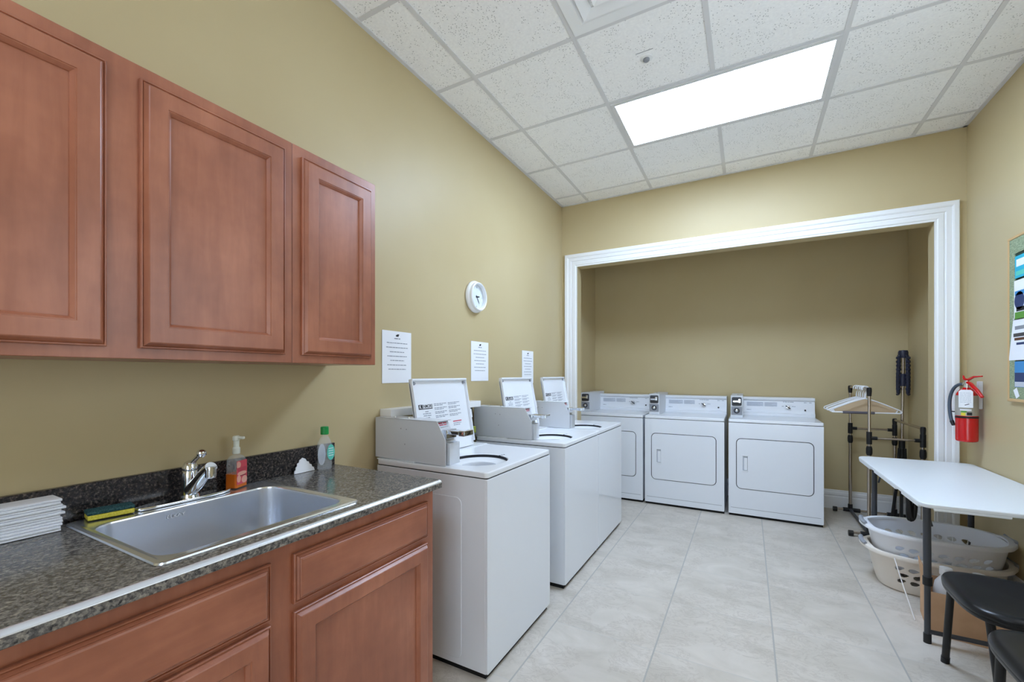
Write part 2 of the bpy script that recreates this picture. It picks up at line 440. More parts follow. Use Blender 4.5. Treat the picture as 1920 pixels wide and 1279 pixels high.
struct(mb('wall').box(AXL - 0.1, AXL, AYF, AYB, 0, AZ).build('wall_alcove_left', smooth=0))
struct(mb('wall').box(AXR, AXR + 0.1, AYF, AYB, 0, AZ).build('wall_alcove_right', smooth=0))
struct(mb('wall').box(AXL - 0.1, AXR + 0.1, AYB, AYB + 0.1, 0, AZ).build('wall_alcove_back', smooth=0))
struct(mb('wall').box(AXL - 0.1, AXR + 0.1, AYF, AYB + 0.1, AZ, AZ + 0.1).build('ceiling_alcove', smooth=0))

# casing round the opening: a stepped profile mitred at the corners
prof = [(0.0, 0.0), (0.0, 0.012), (0.012, 0.012), (0.018, 0.017), (0.046, 0.017), (0.050, 0.012), (0.056, 0.012), (0.060, 0.020),
        (0.088, 0.020), (0.092, 0.025), (0.100, 0.028), (0.122, 0.028), (0.128, 0.022), (0.128, 0.0)]
rows = []
for o_, t_ in prof:
    y = YF - t_
    rows.append([(OXL - o_, y, 0), (OXL - o_, y, OZ + o_), (OXR + o_, y, OZ + o_), (OXR + o_, y, 0)])
cs = mb('trim').quads(rows)
struct(cs.build('trim_1', smooth=20))

def baseboard(name, p0, p1, nrm):
    p0, p1, nrm = Vector(p0), Vector(p1), Vector(nrm)
    pr = [(0.0, 0.0), (0.016, 0.0), (0.016, 0.115), (0.011, 0.122), (0.011, 0.132), (0.016, 0.138), (0.013, 0.158), (0.006, 0.168), (0.004, 0.182), (0.0, 0.185)]
    b = mb('trim').quads([[p0 + nrm * t + Vector((0, 0, z)), p1 + nrm * t + Vector((0, 0, z))] for t, z in pr])
    struct(b.build(name, smooth=20))
baseboard('baseboard_alcove_back', (AXL, AYB, 0), (AXR, AYB, 0), (0, -1, 0))
baseboard('baseboard_alcove_right', (AXR, AYF, 0), (AXR, AYB - 0.016, 0), (-1, 0, 0))
baseboard('baseboard_right', (XR, YREAR, 0), (XR, YF - 0.03, 0), (-1, 0, 0))
baseboard('baseboard_left', (XL, YREAR, 0), (XL, YF - 0.03, 0), (1, 0, 0))

# ceiling grid
GX = [-1.3915 + 0.6096 * i for i in range(5)]
GY = [2.0865 + 0.6096 * j for j in range(-6, 4)]
g = mb('tbar')
for x in GX: g.box(x - 0.012, x + 0.012, YREAR, YF, HC - 0.004, HC + 0.001)
for y in GY: g.box(XL, XR, y - 0.012, y + 0.012, HC - 0.0035, HC + 0.001)
struct(g.build('trim_2', smooth=0))
g = mb('tbar')
g.box(XL, XL + 0.022, YREAR, YF, HC - 0.006, HC + 0.001).box(XR - 0.022, XR, YREAR, YF, HC - 0.006, HC + 0.001)
g.box(XL, XR, YF - 0.022, YF, HC - 0.006, HC + 0.001).box(XL, XR, YREAR, YREAR + 0.022, HC - 0.006, HC + 0.001)
struct(g.build('trim_3', smooth=0))

# ceiling lights
def ceiling_light(x0, x1, y0, y1, lens, label):
    t = thing('ceiling_light', label, 'light', ((x0 + x1) / 2, (y0 + y1) / 2, HC))
    f = mb('tbar'); wd = 0.026
    z0, z1 = HC - 0.010, HC
    f.box(x0, x1, y0, y0 + wd, z0, z1, 0.002).box(x0, x1, y1 - wd, y1, z0, z1, 0.002).box(x0, x0 + wd, y0 + wd, y1 - wd, z0, z1, 0.002).box(x1 - wd, x1, y0 + wd, y1 - wd, z0, z1, 0.002)
    f.build('frame', t)
    mb(lens).box(x0 + wd, x1 - wd, y0 + wd, y1 - wd, HC - 0.006, HC - 0.001).build('lens', t, smooth=0)
    return t
ceiling_light(GX[1] + 0.012, GX[3] - 0.012, 2.0865 + 0.6096 + 0.012, 2.0865 + 2 * 0.6096 - 0.012, 'lens', 'glowing rectangular light panel set in the tiled ceiling')
ceiling_light(GX[1] + 0.012, GX[3] - 0.012, 2.0865 - 5 * 0.6096 + 0.012, 2.0865 - 4 * 0.6096 - 0.012, 'lens_fill', 'second ceiling light panel added unseen behind the camera as fill')  # unseen rear panel added to brighten the room

# ceiling air diffuser (stepped square cones)
dx0, dx1, dy0, dy1 = GX[1] + 0.012, GX[2] - 0.012, GY[5] + 0.012, GY[6] - 0.012
t = thing('ceiling_air_vent', 'white square stepped air vent at the top edge of the ceiling', 'vent', ((dx0 + dx1) / 2, (dy0 + dy1) / 2, HC))
cx, cy, hw = (dx0 + dx1) / 2, (dy0 + dy1) / 2, (dx1 - dx0) / 2
def sq(r, z): return [(cx - r, cy - r, z), (cx + r, cy - r, z), (cx + r, cy + r, z), (cx - r, cy + r, z)]
fr = mb('trim').quads([sq(hw, HC), sq(hw, HC - 0.008), sq(hw - 0.055, HC - 0.008), sq(hw - 0.075, HC - 0.001)], close_u=True); fr.build('frame', t, smooth=0)
for k, r in enumerate((hw - 0.075, hw - 0.145)):
    mb('trim').quads([sq(r, HC - 0.014 - 0.006 * k), sq(r, HC - 0.016 - 0.006 * k), sq(r - 0.05, HC - 0.004), sq(r - 0.05, HC - 0.002)], close_u=True).build('louvre_ring', t, smooth=0)
mb('trim').box(cx - 0.085, cx + 0.085, cy - 0.085, cy + 0.085, HC - 0.02, HC - 0.014, 0.002).build('centre_plate', t)

# sprinkler
sx, sy = -0.484, 2.409
t = thing('ceiling_sprinkler', 'small round sprinkler head in the ceiling tile before the light', 'sprinkler', (sx, sy, HC))
mb('trim').lathe([(0.0, HC), (0.034, HC), (0.032, HC - 0.004), (0.018, HC - 0.006), (0, HC - 0.006)], (sx, sy, 0)).build('escutcheon', t)
mb('grey_pl').lathe([(0.0, HC - 0.006), (0.017, HC - 0.006), (0.017, HC - 0.013), (0.012, HC - 0.018), (0, HC - 0.018)], (sx, sy, 0), seg=20).build('head', t)
struct(mb('grey_pl').box(sx - 0.045, sx + 0.045, 2.352, 2.355, HC - 0.0012, HC + 0.001).build('trim_4', smooth=0))

# ------------------------------------------------------------------ cabinets
def panel_door(b_frame, face_x, y0, y1, z0, z1, rail=0.056, thick=0.022, parent=None, name='door', groove=True):
    """shaker door facing +X: frame with a stepped edge, ogee inner bead, recessed panel"""
    b = mb('wood')
    xb, xf = face_x, face_x + thick
    def ring(o, x): return [(x, y0 + o, z0 + o), (x, y1 - o, z0 + o), (x, y1 - o, z1 - o), (x, y0 + o, z1 - o)]
    b.quads([ring(0.0, xb), ring(0.0, xb + 0.009), ring(0.002, xb + 0.0115), ring(0.0042, xb + 0.0118), ring(0.0055, xb + 0.0092), ring(0.0072, xb + 0.0118), ring(0.0105, xb + 0.0168), ring(0.0135, xf - 0.0012), ring(0.0160, xf),
             ring(rail, xf), ring(rail + 0.0012, xf - 0.0022), ring(rail + 0.003, xf - 0.0022), ring(rail + 0.010, xf - 0.0105), ring(rail + 0.011, xf - 0.0142)], close_u=True)
    o = b.build(name, parent, smooth=15)
    p = mb('wood').box(xb + 0.002, xf - 0.0135, y0 + rail + 0.0105, y1 - rail - 0.0105, z0 + rail + 0.0105, z1 - rail - 0.0105)
    p.build('recessed_panel', o, smooth=0)
    return o
def slab_front(face_x, y0, y1, z0, z1, parent, name):
    xb = face_x
    def ring(o, x): return [(x, y0 + o, z0 + o), (x, y1 - o, z0 + o), (x, y1 - o, z1 - o), (x, y0 + o, z1 - o)]
    b = mb('woodh')
    rows = [ring(0.0, xb), ring(0.0, xb + 0.009), ring(0.002, xb + 0.0115), ring(0.0045, xb + 0.0118), ring(0.006, xb + 0.0088), ring(0.008, xb + 0.0118), ring(0.0115, xb + 0.0170), ring(0.0135, xb + 0.0155), ring(0.016, xb + 0.0185), ring(0.020, xb + 0.020)]
    b.quads(rows, close_u=True)
    r = rows[-1]; b.quads([[r[0], r[1]], [r[3], r[2]]])
    return b.build(name, parent, smooth=15)

UX = -1.374     # upper cabinet face
def upper_cabinet(y0, y1, doors, label):
    t = thing('wall_cabinet', label, 'cabinet', ((XL + UX) / 2, (y0 + y1) / 2, 1.365), 'stained wood wall cabinets')
    b = mb('wood').box(XL + 0.001, UX, y0 + 0.0006, y1 - 0.0006, 1.365, 2.122, 0.0015, 1); b.build('body', t)
    for a, c in doors: panel_door(None, UX + 0.0005, a, c, 1.393, 2.086, parent=t)
    return t
upper_cabinet(0.012, 0.9345, [(0.049, 0.443), (0.509, 0.903)], 'wide reddish brown wall cabinet with two panelled doors above the sink')
upper_cabinet(0.9345, 1.312, [(0.966, 1.282)], 'narrow single door wall cabinet at the right end of the upper run')

BX = -1.0885    # base cabinet face
t = thing('base_cabinet', 'long reddish brown base cabinet under the sink worktop', 'cabinet', (-1.37, 0.5, 0))
b = mb('wood')
b.box(BX - 0.02, BX, -0.25, 1.337, 0.10, 0.8815, 0.001, 1).box(XL + 0.001, BX - 0.02, -0.25, -0.232, 0.10, 0.8815).box(XL + 0.001, BX - 0.02, 1.319, 1.337, 0.10, 0.8815)
b.box(XL + 0.001, BX - 0.02, -0.232, 1.319, 0.10, 0.118).box(XL + 0.001, BX - 0.07, -0.25, 1.337, 0, 0.10)
b.build('body', t)
slab_front(BX + 0.0005, 0.739, 1.295, 0.701, 0.837, t, 'drawer_front')
panel_door(None, BX + 0.0005, 0.739, 1.295, 0.110, 0.679, parent=t)
slab_front(BX + 0.0005, -0.218, 0.675, 0.689, 0.837, t, 'drawer_front')
panel_door(None, BX + 0.0005, 0.236, 0.675, 0.110, 0.677, parent=t)
panel_door(None, BX + 0.0005, -0.218, 0.222, 0.110, 0.677, parent=t)

# worktop with sink cut-out, bevelled front edge, and backsplash
CZ = 0.912; CXF = -1.050; CY0, CY1 = -0.27, 1.346
SX0, SX1, SY0, SY1 = -1.640, -1.108, 0.442, 0.992          # sink outer rim
t = thing('countertop', 'dark speckled granite look laminate worktop with backsplash around the sink', 'countertop', (-1.36, 0.5, CZ - 0.030))
b = mb('lam')
hole = rrect(SX0 + 0.035, SX1 - 0.02, SY0 + 0.02, SY1 - 0.02, 0.03)
b.prism([(XL + 0.001, CY0), (CXF - 0.012, CY0), (CXF - 0.012, CY1), (XL + 0.001, CY1)], 'XY', CZ - 0.030, CZ, holes=(hole,))
# bevelled nose strip with chamfer
nose = [(CXF - 0.012, CZ - 0.030), (CXF - 0.001, CZ - 0.030), (CXF, CZ - 0.028), (CXF, CZ - 0.0105), (CXF - 0.0115, CZ - 0.0015), (CXF - 0.012, CZ - 0.0015)]
b.prism(nose, 'XZ', CY0, CY1)
b.build('worktop', t, smooth=20)
mb('bevel').prism([(CXF - 0.0118, CZ - 0.0014), (CXF - 0.0001, CZ - 0.0104), (CXF, CZ - 0.0085), (CXF - 0.0045, CZ - 0.0028), (CXF - 0.0112, CZ + 0.0001)], 'XZ', CY0, CY1 - 0.001).build('bevel_highlight', t, smooth=60)  # light satin strip stands in for the highlight along the bevel
M['lamd'] = lamd_mat()
mb('lamd').box(XL + 0.001, XL + 0.020, CY0, 1.339, CZ + 0.0003, 1.013, 0.0015, 1).build('backsplash', t)

# ------------------------------------------------------------------ sink
t = thing('kitchen_sink', 'stainless steel single bowl drop in sink set in the dark worktop', 'sink', ((SX0 + SX1) / 2, (SY0 + SY1) / 2, CZ))
def loop(x0, x1, y0, y1, r, z): return [(u, v, z) for u, v in rrect(x0, x1, y0, y1, r, 8)]
bx0, bx1, by0, by1 = -1.548, -1.146, 0.468, 0.966
rz = CZ + 0.0006
rows = [loop(SX0, SX1, SY0, SY1, 0.018, rz), loop(SX0 + 0.002, SX1 - 0.002, SY0 + 0.002, SY1 - 0.002, 0.018, rz + 0.004),
        loop(SX0 + 0.009, SX1 - 0.009, SY0 + 0.009, SY1 - 0.009, 0.02, rz + 0.006),
        loop(SX0 + 0.016, SX1 - 0.016, SY0 + 0.016, SY1 - 0.016, 0.022, rz + 0.0035),
        loop(bx0 - 0.006, bx1 + 0.006, by0 - 0.006, by1 + 0.006, 0.055, rz + 0.0035),
        loop(bx0 - 0.002, bx1 + 0.002, by0 - 0.002, by1 + 0.002, 0.052, rz + 0.002),
        loop(bx0, bx1, by0, by1, 0.05, rz - 0.004),
        loop(bx0 + 0.006, bx1 - 0.006, by0 + 0.006, by1 - 0.006, 0.05, rz - 0.13),
        loop(bx0 + 0.012, bx1 - 0.012, by0 + 0.012, by1 - 0.012, 0.048, rz - 0.158),
        loop(bx0 + 0.04, bx1 - 0.04, by0 + 0.04, by1 - 0.04, 0.03, rz - 0.172),
        loop(-1.40, -1.29, 0.66, 0.77, 0.05, rz - 0.176)]
b = mb('steel').quads(rows, close_u=True)
so = b.build('basin', t, smooth=40)
mb('chrome').lathe([(0, -0.002), (0.03, -0.002), (0.05, 0.001), (0.056, 0.0), (0.056, -0.006), (0, -0.006)], (-1.345, 0.715, rz - 0.174)).build('drain', t)
RXZ = Matrix(((0, 0, 1, 0), (1, 0, 0, 0), (0, 1, 0, 0), (0, 0, 0, 1)))      # text: right = +Y, up = +Z, facing +X
mb('paper').text('ELKAY', 0.013, Matrix.Translation((bx0 + 0.0035, 0.665, rz - 0.022)) @ RXZ, 0.0003, 1.3).build('maker_stamp', t, smooth=0)

# faucet
FX, FY = -1.600, 0.728; dz = rz + 0.0045
t = thing('faucet', 'chrome single lever faucet on a long deck plate behind the basin', 'faucet', (FX, FY, dz))
pl = []
for k in range(40):
    a = 2 * PI * k / 40
    pl.append((FX + 0.0285 * math.copysign(abs(math.sin(a)) ** 0.8, math.sin(a)), FY - 0.01 + 0.135 * math.copysign(abs(math.cos(a)) ** 0.75, math.cos(a))))
mb('chrome').prism(pl, 'XY', dz, dz + 0.009, 0.003, 2).build('deck_plate', t)
mb('chrome').lathe([(0, 0), (0.028, 0), (0.027, 0.006), (0.0245, 0.012), (0.023, 0.055), (0.024, 0.075), (0.021, 0.086), (0.012, 0.092), (0, 0.093)], (FX, FY, dz + 0.009), seg=32).build('body', t)
sp = bez((FX + 0.006, FY, dz + 0.030), (FX + 0.045, FY, dz + 0.050), (FX + 0.085, FY, dz + 0.095), (FX + 0.128, FY, dz + 0.118), 14)
b = mb('chrome').tube(sp, [0.022 - 0.005 * k / 14 for k in range(15)], 20)
s_ = b.build('spout', t)
mb('chrome').lathe([(0, 0.008), (0.015, 0.008), (0.0155, 0.0), (0.015, -0.024), (0.012, -0.028), (0, -0.026)], (FX + 0.126, FY, dz + 0.112), seg=24).build('aerator', s_)
hn = mb('chrome').lathe([(0, 0), (0.021, 0), (0.022, 0.010), (0.016, 0.024), (0.006, 0.030), (0, 0.030)], (FX, FY, dz + 0.097), seg=28)
hn.tube(bez((FX - 0.004, FY, dz + 0.108), (FX + 0.02, FY + 0.004, dz + 0.130), (FX + 0.03, FY + 0.008, dz + 0.142), (FX + 0.048, FY + 0.010, dz + 0.150), 8), [0.011, 0.0095, 0.0085, 0.0075, 0.007, 0.007, 0.007, 0.007, 0.007], 14)
h_ = hn.build('lever', t)
mb('chrome').lathe([(0, -0.014), (0.008, -0.0125), (0.0135, -0.006), (0.0145, 0), (0.0135, 0.006), (0.008, 0.0115), (0, 0.0135)], (FX + 0.050, FY + 0.010, dz + 0.153), seg=24).build('ball_knob', h_)

# hand soap bottle: rectangular tapered clear bottle, amber liquid, printed label, white pump
t = thing('soap_bottle', 'hand soap bottle with amber liquid and pink fruit label by the faucet', 'bottle', (-1.620, 0.888, dz))
xf = Matrix.Translation((-1.623, 0.886, 0)) @ Matrix.Rotation(math.radians(24), 4, 'Z')
def rr3(wx, wy, r, z): return [(u, v, z) for u, v in rrect(-wx, wx, -wy, wy, r, 4)]
b0 = dz + 0.0002
b = mb('clear').quads([rr3(0.018, 0.026, 0.006, b0), rr3(0.021, 0.029, 0.007, b0 + 0.004), rr3(0.0195, 0.0275, 0.007, b0 + 0.10), rr3(0.016, 0.022, 0.008, b0 + 0.112), rr3(0.010, 0.010, 0.0095, b0 + 0.118), rr3(0.010, 0.010, 0.0095, b0 + 0.126)], close_u=True, xf=xf)
b.build('bottle', t, smooth=40)
b = mb('amber').quads([[(0, 0, b0 + 0.002)] * 20, rr3(0.0213, 0.0293, 0.007, b0 + 0.003), rr3(0.0209, 0.0289, 0.007, b0 + 0.052), [(0, 0, b0 + 0.052)] * 20], close_u=True, xf=xf)
b.build('liquid', t, smooth=40)
lb = mb('coral').prism(rrect(-0.0255, 0.0255, b0 + 0.014, b0 + 0.098, 0.004, 3), 'YZ', 0.0212, 0.0219, xf=xf)
lab = lb.build('label', t, smooth=0)
lb = MB().use('peach')
for (u, v, r1, r2) in ((-0.017, 0.084, 0.011, 0.012), (-0.016, 0.034, 0.010, 0.013), (0.012, 0.028, 0.014, 0.013), (0.0, 0.052, 0.023, 0.007)):
    lb.prism([(max(-0.0255, min(0.0255, p[0])), p[1]) for p in ell(u, b0 + v, r1, r2, 20)], 'YZ', 0.0219, 0.0222, xf=xf)
lb.use('dkprint').prism(rrect(-0.02, 0.02, b0 + 0.0425, b0 + 0.0445, 0.0008, 2), 'YZ', 0.0219, 0.0221, xf=xf)
lb.use('redprint').prism(rrect(-0.022, 0.022, b0 + 0.060, b0 + 0.074, 0.003, 2), 'YZ', 0.0219, 0.0223, xf=xf)
lb.build('fruit_print', lab, smooth=0)
b = mb('wpump').lathe([(0, 0.122), (0.0125, 0.122), (0.0125, 0.142), (0.009, 0.146), (0.0095, 0.168), (0.012, 0.170), (0.012, 0.182), (0.009, 0.186), (0, 0.186)], (0, 0, b0), seg=24, xf=xf)
b.box(-0.006, 0.030, -0.006, 0.006, b0 + 0.174, b0 + 0.184, 0.003, 2, xf=xf)
b.build('pump', t)

# clear bottle with green cap
gx_, gy_ = -1.617, 1.252; b0 = CZ + 0.0004
t = thing('bottle', 'clear plastic bottle with green cap in the worktop corner', 'bottle', (gx_, gy_, b0))
b = mb('clear').lathe([(0, 0.0), (0.028, 0.0), (0.032, 0.004), (0.033, 0.02), (0.030, 0.055), (0.033, 0.09), (0.031, 0.115), (0.020, 0.138), (0.013, 0.146), (0.013, 0.156), (0, 0.156)], (gx_, gy_, b0), seg=32, sx=0.75)
b.build('body', t)
mb('cap').lathe([(0, 0.152), (0.0165, 0.152), (0.017, 0.155), (0.0165, 0.183), (0.014, 0.186), (0, 0.186)], (gx_, gy_, b0), seg=28).build('cap', t)
lab = mb('teal').prism(ell(gy_ + 0.012, b0 + 0.075, 0.019, 0.034, 28), 'YZ', gx_ + 0.0255, gx_ + 0.0262); lab = lab.build('front_label', t, smooth=0)
bb = MB().use('paper')
for k in range(4): bb.box(gx_ + 0.0262, gx_ + 0.0265, gy_ + 0.000, gy_ + 0.024, b0 + 0.06 + 0.010 * k, b0 + 0.063 + 0.010 * k)
bb.build('label_print', lab, smooth=0)
mb('lav').prism(ell(gy_ - 0.010, b0 + 0.065, 0.019, 0.046, 28), 'YZ', gx_ - 0.0065, gx_ - 0.005).build('back_label', t, smooth=0)

# scalloped white card leaning on the backsplash
pts = [(1.123, 0.0)]
steps = [(1.126, 0.012), (1.132, 0.016), (1.134, 0.026), (1.141, 0.030), (1.143, 0.041), (1.151, 0.043), (1.156, 0.054), (1.163, 0.056), (1.170, 0.061), (1.178, 0.057), (1.184, 0.054),
         (1.188, 0.043), (1.196, 0.041), (1.199, 0.030), (1.207, 0.027), (1.209, 0.017), (1.216, 0.013), (1.218, 0.0)]
pts += steps
xf = Matrix.Translation((-1.6385, 0, CZ + 0.0012)) @ Matrix.Rotation(math.radians(-14), 4, 'Y')
o = mb('plastic').prism(pts, 'YZ', -0.002, 0.0015, xf=xf).build('scalloped_card', smooth=0)
tag(o, 'small white scalloped edge card leaning on the dark backsplash', 'card')

# sponge
o = thing('sponge', 'yellow and green kitchen sponge on the back left sink corner', 'sponge', (-1.612, 0.53, rz + 0.005))
xf = Matrix.Translation((-1.613, 0.531, rz + 0.0066)) @ Matrix.Rotation(math.radians(-9), 4, 'Z')
b = mb('sp_y').box(-0.026, 0.026, -0.050, 0.050, 0.0, 0.014, 0.003, 2, xf=xf); b.build('foam', o)
b = mb('sp_g').box(-0.0265, 0.0265, -0.051, 0.051, 0.0142, 0.024, 0.003, 2, xf=xf); b.build('scouring_pad', o)

# folded paper towels
NT = 12; z = CZ + 0.0004
for k in range(NT):
    h = 0.0072
    j = random.uniform(-0.0035, 0.0035); j2 = random.uniform(-0.006, 0.006)
    b = mb('paper')
    x0, x1, y0, y1 = -1.655 + j * 0.3, -1.586 + j, 0.195, 0.428 + j2
    pr = [(x0, z + 0.0003), (x1 - 0.003, z + 0.0003), (x1, z + h * 0.3), (x1 - 0.002, z + h * 0.48), (x1, z + h * 0.66), (x1 - 0.003, z + h - 0.0002), (x0, z + h - 0.0002)]
    b.prism(pr, 'XZ', y0, y1, 0.0008, 1)
    o = b.build('paper_towel')
    lab = 'topmost folded paper towel on the stack left of the sink' if k == NT - 1 else 'folded white paper towel within the stack left of the sink'
    tag(o, lab, 'paper towel', 'folded paper towels in the stack')
    z += h

# ------------------------------------------------------------------ washers (facing +X)
WX0, WX1, WW = -1.640, -0.982, 0.670
def lidpt(u_y, v, nrm=0.0):
    a = math.atan2(0.072, 0.395)
    return Vector((-1.425 - v * math.sin(a) + nrm * math.cos(a), u_y, 0.905 + v * math.cos(a) + nrm * math.sin(a)))
def lid_xf(yc, v, nrm):
    a = math.atan2(0.072, 0.395)
    R = Matrix(((0, -math.sin(a), math.cos(a), 0), (1, 0, 0, 0), (0, math.cos(a), math.sin(a), 0), (0, 0, 0, 1)))
    return Matrix.Translation(lidpt(yc, v, nrm)) @ R
def words(b, xf, u0, u1, v, h, seed, wmin=0.5):
    """a line of word-like dashes"""
    rnd = random.Random(seed); u = u0
    while u < u1 - 0.003:
        L = min(rnd.uniform(2.2, 7.0) * h, u1 - u)
        b.box(u, u + L, v - h / 2, v + h / 2, 0, 0.0003, xf=xf); u += L + h * 0.8

Y0, Y1 = 1.573, 1.573 + WW
YC = (Y0 + Y1) / 2
wt = thing('washing_machine', 'nearest white top loading coin washer beside the base cabinet', 'washing machine', (-1.31, YC, 0), 'coin washers along the left wall')
b = mb('enamel')
TX, TY, TA, TB = -1.178, YC - 0.100, 0.140, 0.150
well = ell(TX, TY, TA * 1.02, TB * 1.02, 56)
b.prism(rrect(WX0, WX1 - 0.006, Y0, Y1, 0.008, 3), 'XY', 0.026, 0.8705, 0.002, 1, holes=(well,))
b.prism(rrect(WX0 + 0.02, WX1 - 0.136, 0.055, 0.775, 0.03), 'XZ', Y0 - 0.0022, Y0 + 0.001, 0.0012, 1)
b.build('cabinet', wt)
mb('enamel').prism(rrect(Y0 + 0.0005, Y1 - 0.0005, 0.026, 0.8705, 0.008, 4), 'YZ', WX1 - 0.012, WX1, 0.003, 2).build('front_panel', wt)
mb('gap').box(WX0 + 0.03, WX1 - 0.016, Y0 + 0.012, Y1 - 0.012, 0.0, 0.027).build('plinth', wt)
mb('gap').prism(rrect(WX0 + 0.005, WX1 - 0.004, Y0 + 0.004, Y1 - 0.004, 0.008, 3), 'XY', 0.8700, 0.8745, holes=(well,)).build('seam', wt)
TX, TY, TA, TB = -1.178, YC - 0.100, 0.140, 0.150
hole = ell(TX, TY, TA, TB, 56)
b = mb('enamel2')
b.prism(rrect(WX0, WX1, Y0 - 0.001, Y1 + 0.001, 0.02, 5), 'XY', 0.8742, 0.9005, 0.006, 3, holes=(hole,))
# raised border at the back and sides of the lid well
b.box(WX0, -1.40, Y0 + 0.002, Y1 - 0.002, 0.899, 0.9045, 0.002, 2)
b.build('deck', wt)
def ering(k, zz): return [(TX + TA * k * math.cos(2 * PI * i / 56), TY + TB * k * math.sin(2 * PI * i / 56), zz) for i in range(56)]
mb('ink').quads([ering(k, zz) for k, zz in ((0.998, 0.8975), (0.994, 0.8975), (0.994, 0.8830), (0.998, 0.8830))], close_u=True).build('tub_gasket', wt)
mb('enamel2').quads([ering(k, zz) for k, zz in ((0.993, 0.8825), (0.97, 0.8845), (0.90, 0.8835), (0.70, 0.874), (0.62, 0.870), (0.60, 0.862), (0.58, 0.80), (0.58, 0.60), (0.30, 0.59), (0.02, 0.59))], close_u=True).build('tub', wt)
# lid switch holes
for dy in (-0.018, 0.0, 0.016): mb('ink').lathe([(0, 0.0003), (0.0042, 0.0003), (0.0042, -0.002)], (-1.135 + dy * 0.2, YC + 0.055 + dy, 0.9010), seg=10).build('latch_hole', wt)
# lid: tray with side lips, standing open
lw = 0.2385; LYC = 1.8955; L = 0.403
xf = lid_xf(LYC, 0.0, 0.0)
prof_l = [(-lw, 0.004), (lw, 0.004), (lw + 0.004, 0.05), (lw + 0.008, 0.13), (lw + 0.008, 0.205), (lw + 0.004, 0.235), (lw - 0.003, 0.265), (lw - 0.001, 0.33), (lw, L - 0.02), (lw - 0.02, L), (-lw + 0.02, L), (-lw, L - 0.02)]
b = mb('enamel2').prism(prof_l, 'XY', -0.012, 0.0, 0.002, 1, xf=xf)
b.box(-lw, lw, L - 0.012, L, -0.01, 0.018, 0.004, 2, xf=xf)
b.box(-lw, -lw + 0.007, 0.004, L - 0.004, -0.01, 0.014, 0.003, 2, xf=xf)
b.box(lw - 0.009, lw - 0.001, 0.03, L - 0.004, -0.01, 0.015, 0.003, 2, xf=xf)
lid = b.build('lid', wt)
for s_ in (-1, 1): mb('grey_pl').lathe([(0, 0.010), (0.007, 0.010), (0.009, 0.0), (0, 0.0)], (s_ * (lw - 0.022), L - 0.024, 0), seg=12, xf=xf).build('bumper', lid)
mb('plastic').box(lw + 0.002, lw + 0.012, 0.165, 0.215, -0.006, 0.012, 0.002, 1, xf=xf).build('latch', lid)
b = MB().use('ink')
u0 = 1.640 - YC + 0.0; 
def U(y): return y - LYC
b.box(U(1.694), U(1.722), 0.243, 0.268, 0, 0.0004, xf=xf).box(U(1.722), U(1.803), 0.243, 0.2475, 0, 0.0004, xf=xf)
b.text('ENMORE', 0.0240, lid_xf(1.7630, 0.2575, 0.0002), 0.0003, 0.88, 0.016)
b.use('plastic').text('K', 0.027, lid_xf(1.708, 0.2555, 0.0005), 0.0003, 1.0)
b.build('maker_logo', lid, smooth=0)
b = MB().use('print')
for i, (a_, c_) in enumerate(((1.740, 1.770), (1.722, 1.784), (1.724, 1.786), (1.738, 1.772))): words(b, xf, U(a_), U(c_), 0.230 - 0.0105 * i, 0.0042, i)
for cc, (a_, c_) in enumerate(((1.818, 1.926), (1.940, 2.048))):
    vv = 0.266
    for para in range(4):
        for ln in range(2):
            words(b, xf, U(a_ - vv * 0.04 + 0.01), U(c_ - (0.03 if ln else 0.0) - vv * 0.04 + 0.01), vv, 0.0042, 10 + cc * 20 + para * 3 + ln); vv -= 0.0078
        vv -= 0.0060
words(b, xf, U(1.966), U(2.040), 0.148, 0.004, 91); words(b, xf, U(1.966), U(2.025), 0.138, 0.004, 92)
b.build('instruction_print', lid, smooth=0)
b = mb('redprint').box(U(1.964), U(2.044), 0.156, 0.162, 0, 0.0004, xf=xf)
b.build('warning_stripe', lid, smooth=0)
# coin meter: side cheek, body, slide
MZ0, MZ1 = 0.9078, 1.108
mt = mb('meter')
side = [(-1.662, MZ0), (-1.218, 0.9012), (-1.218, 1.021), (-1.268, MZ1 - 0.002), (-1.662, MZ1)]
mt.prism(side, 'XZ', Y0 + 0.014, Y0 + 0.018, 0.0008, 1)
inner = [(-1.655, MZ0), (-1.240, 0.9014), (-1.240, 1.008), (-1.288, MZ1 - 0.003), (-1.655, MZ1 - 0.0005)]
mt.prism(inner, 'XZ', Y0 + 0.018, Y0 + 0.122, 0.001, 1)
mt.prism([(-1.655, MZ1 - 0.003), (-1.268, MZ1 - 0.005), (-1.268, MZ1 - 0.0015), (-1.655, MZ1 + 0.001)], 'XZ', Y0 + 0.014, Y0 + 0.124, 0.0008, 1)
meter = mt.build('coin_meter', wt, smooth=25)
vt = mb('meter').box(-1.240, -1.216, Y0 + 0.044, Y0 + 0.124, 0.9014, 1.004, 0.002, 2); vt.build('coin_vault', meter)
for zz in (0.985, 0.958, 0.930):
    mb('chrome').lathe([(0, 0.004), (0.004, 0.004), (0.0045, 0.006), (0.0095, 0.006), (0.0095, 0), (0, 0)], (-1.240, Y0 + 0.030, zz), axis='X', seg=18).build('lock', meter)
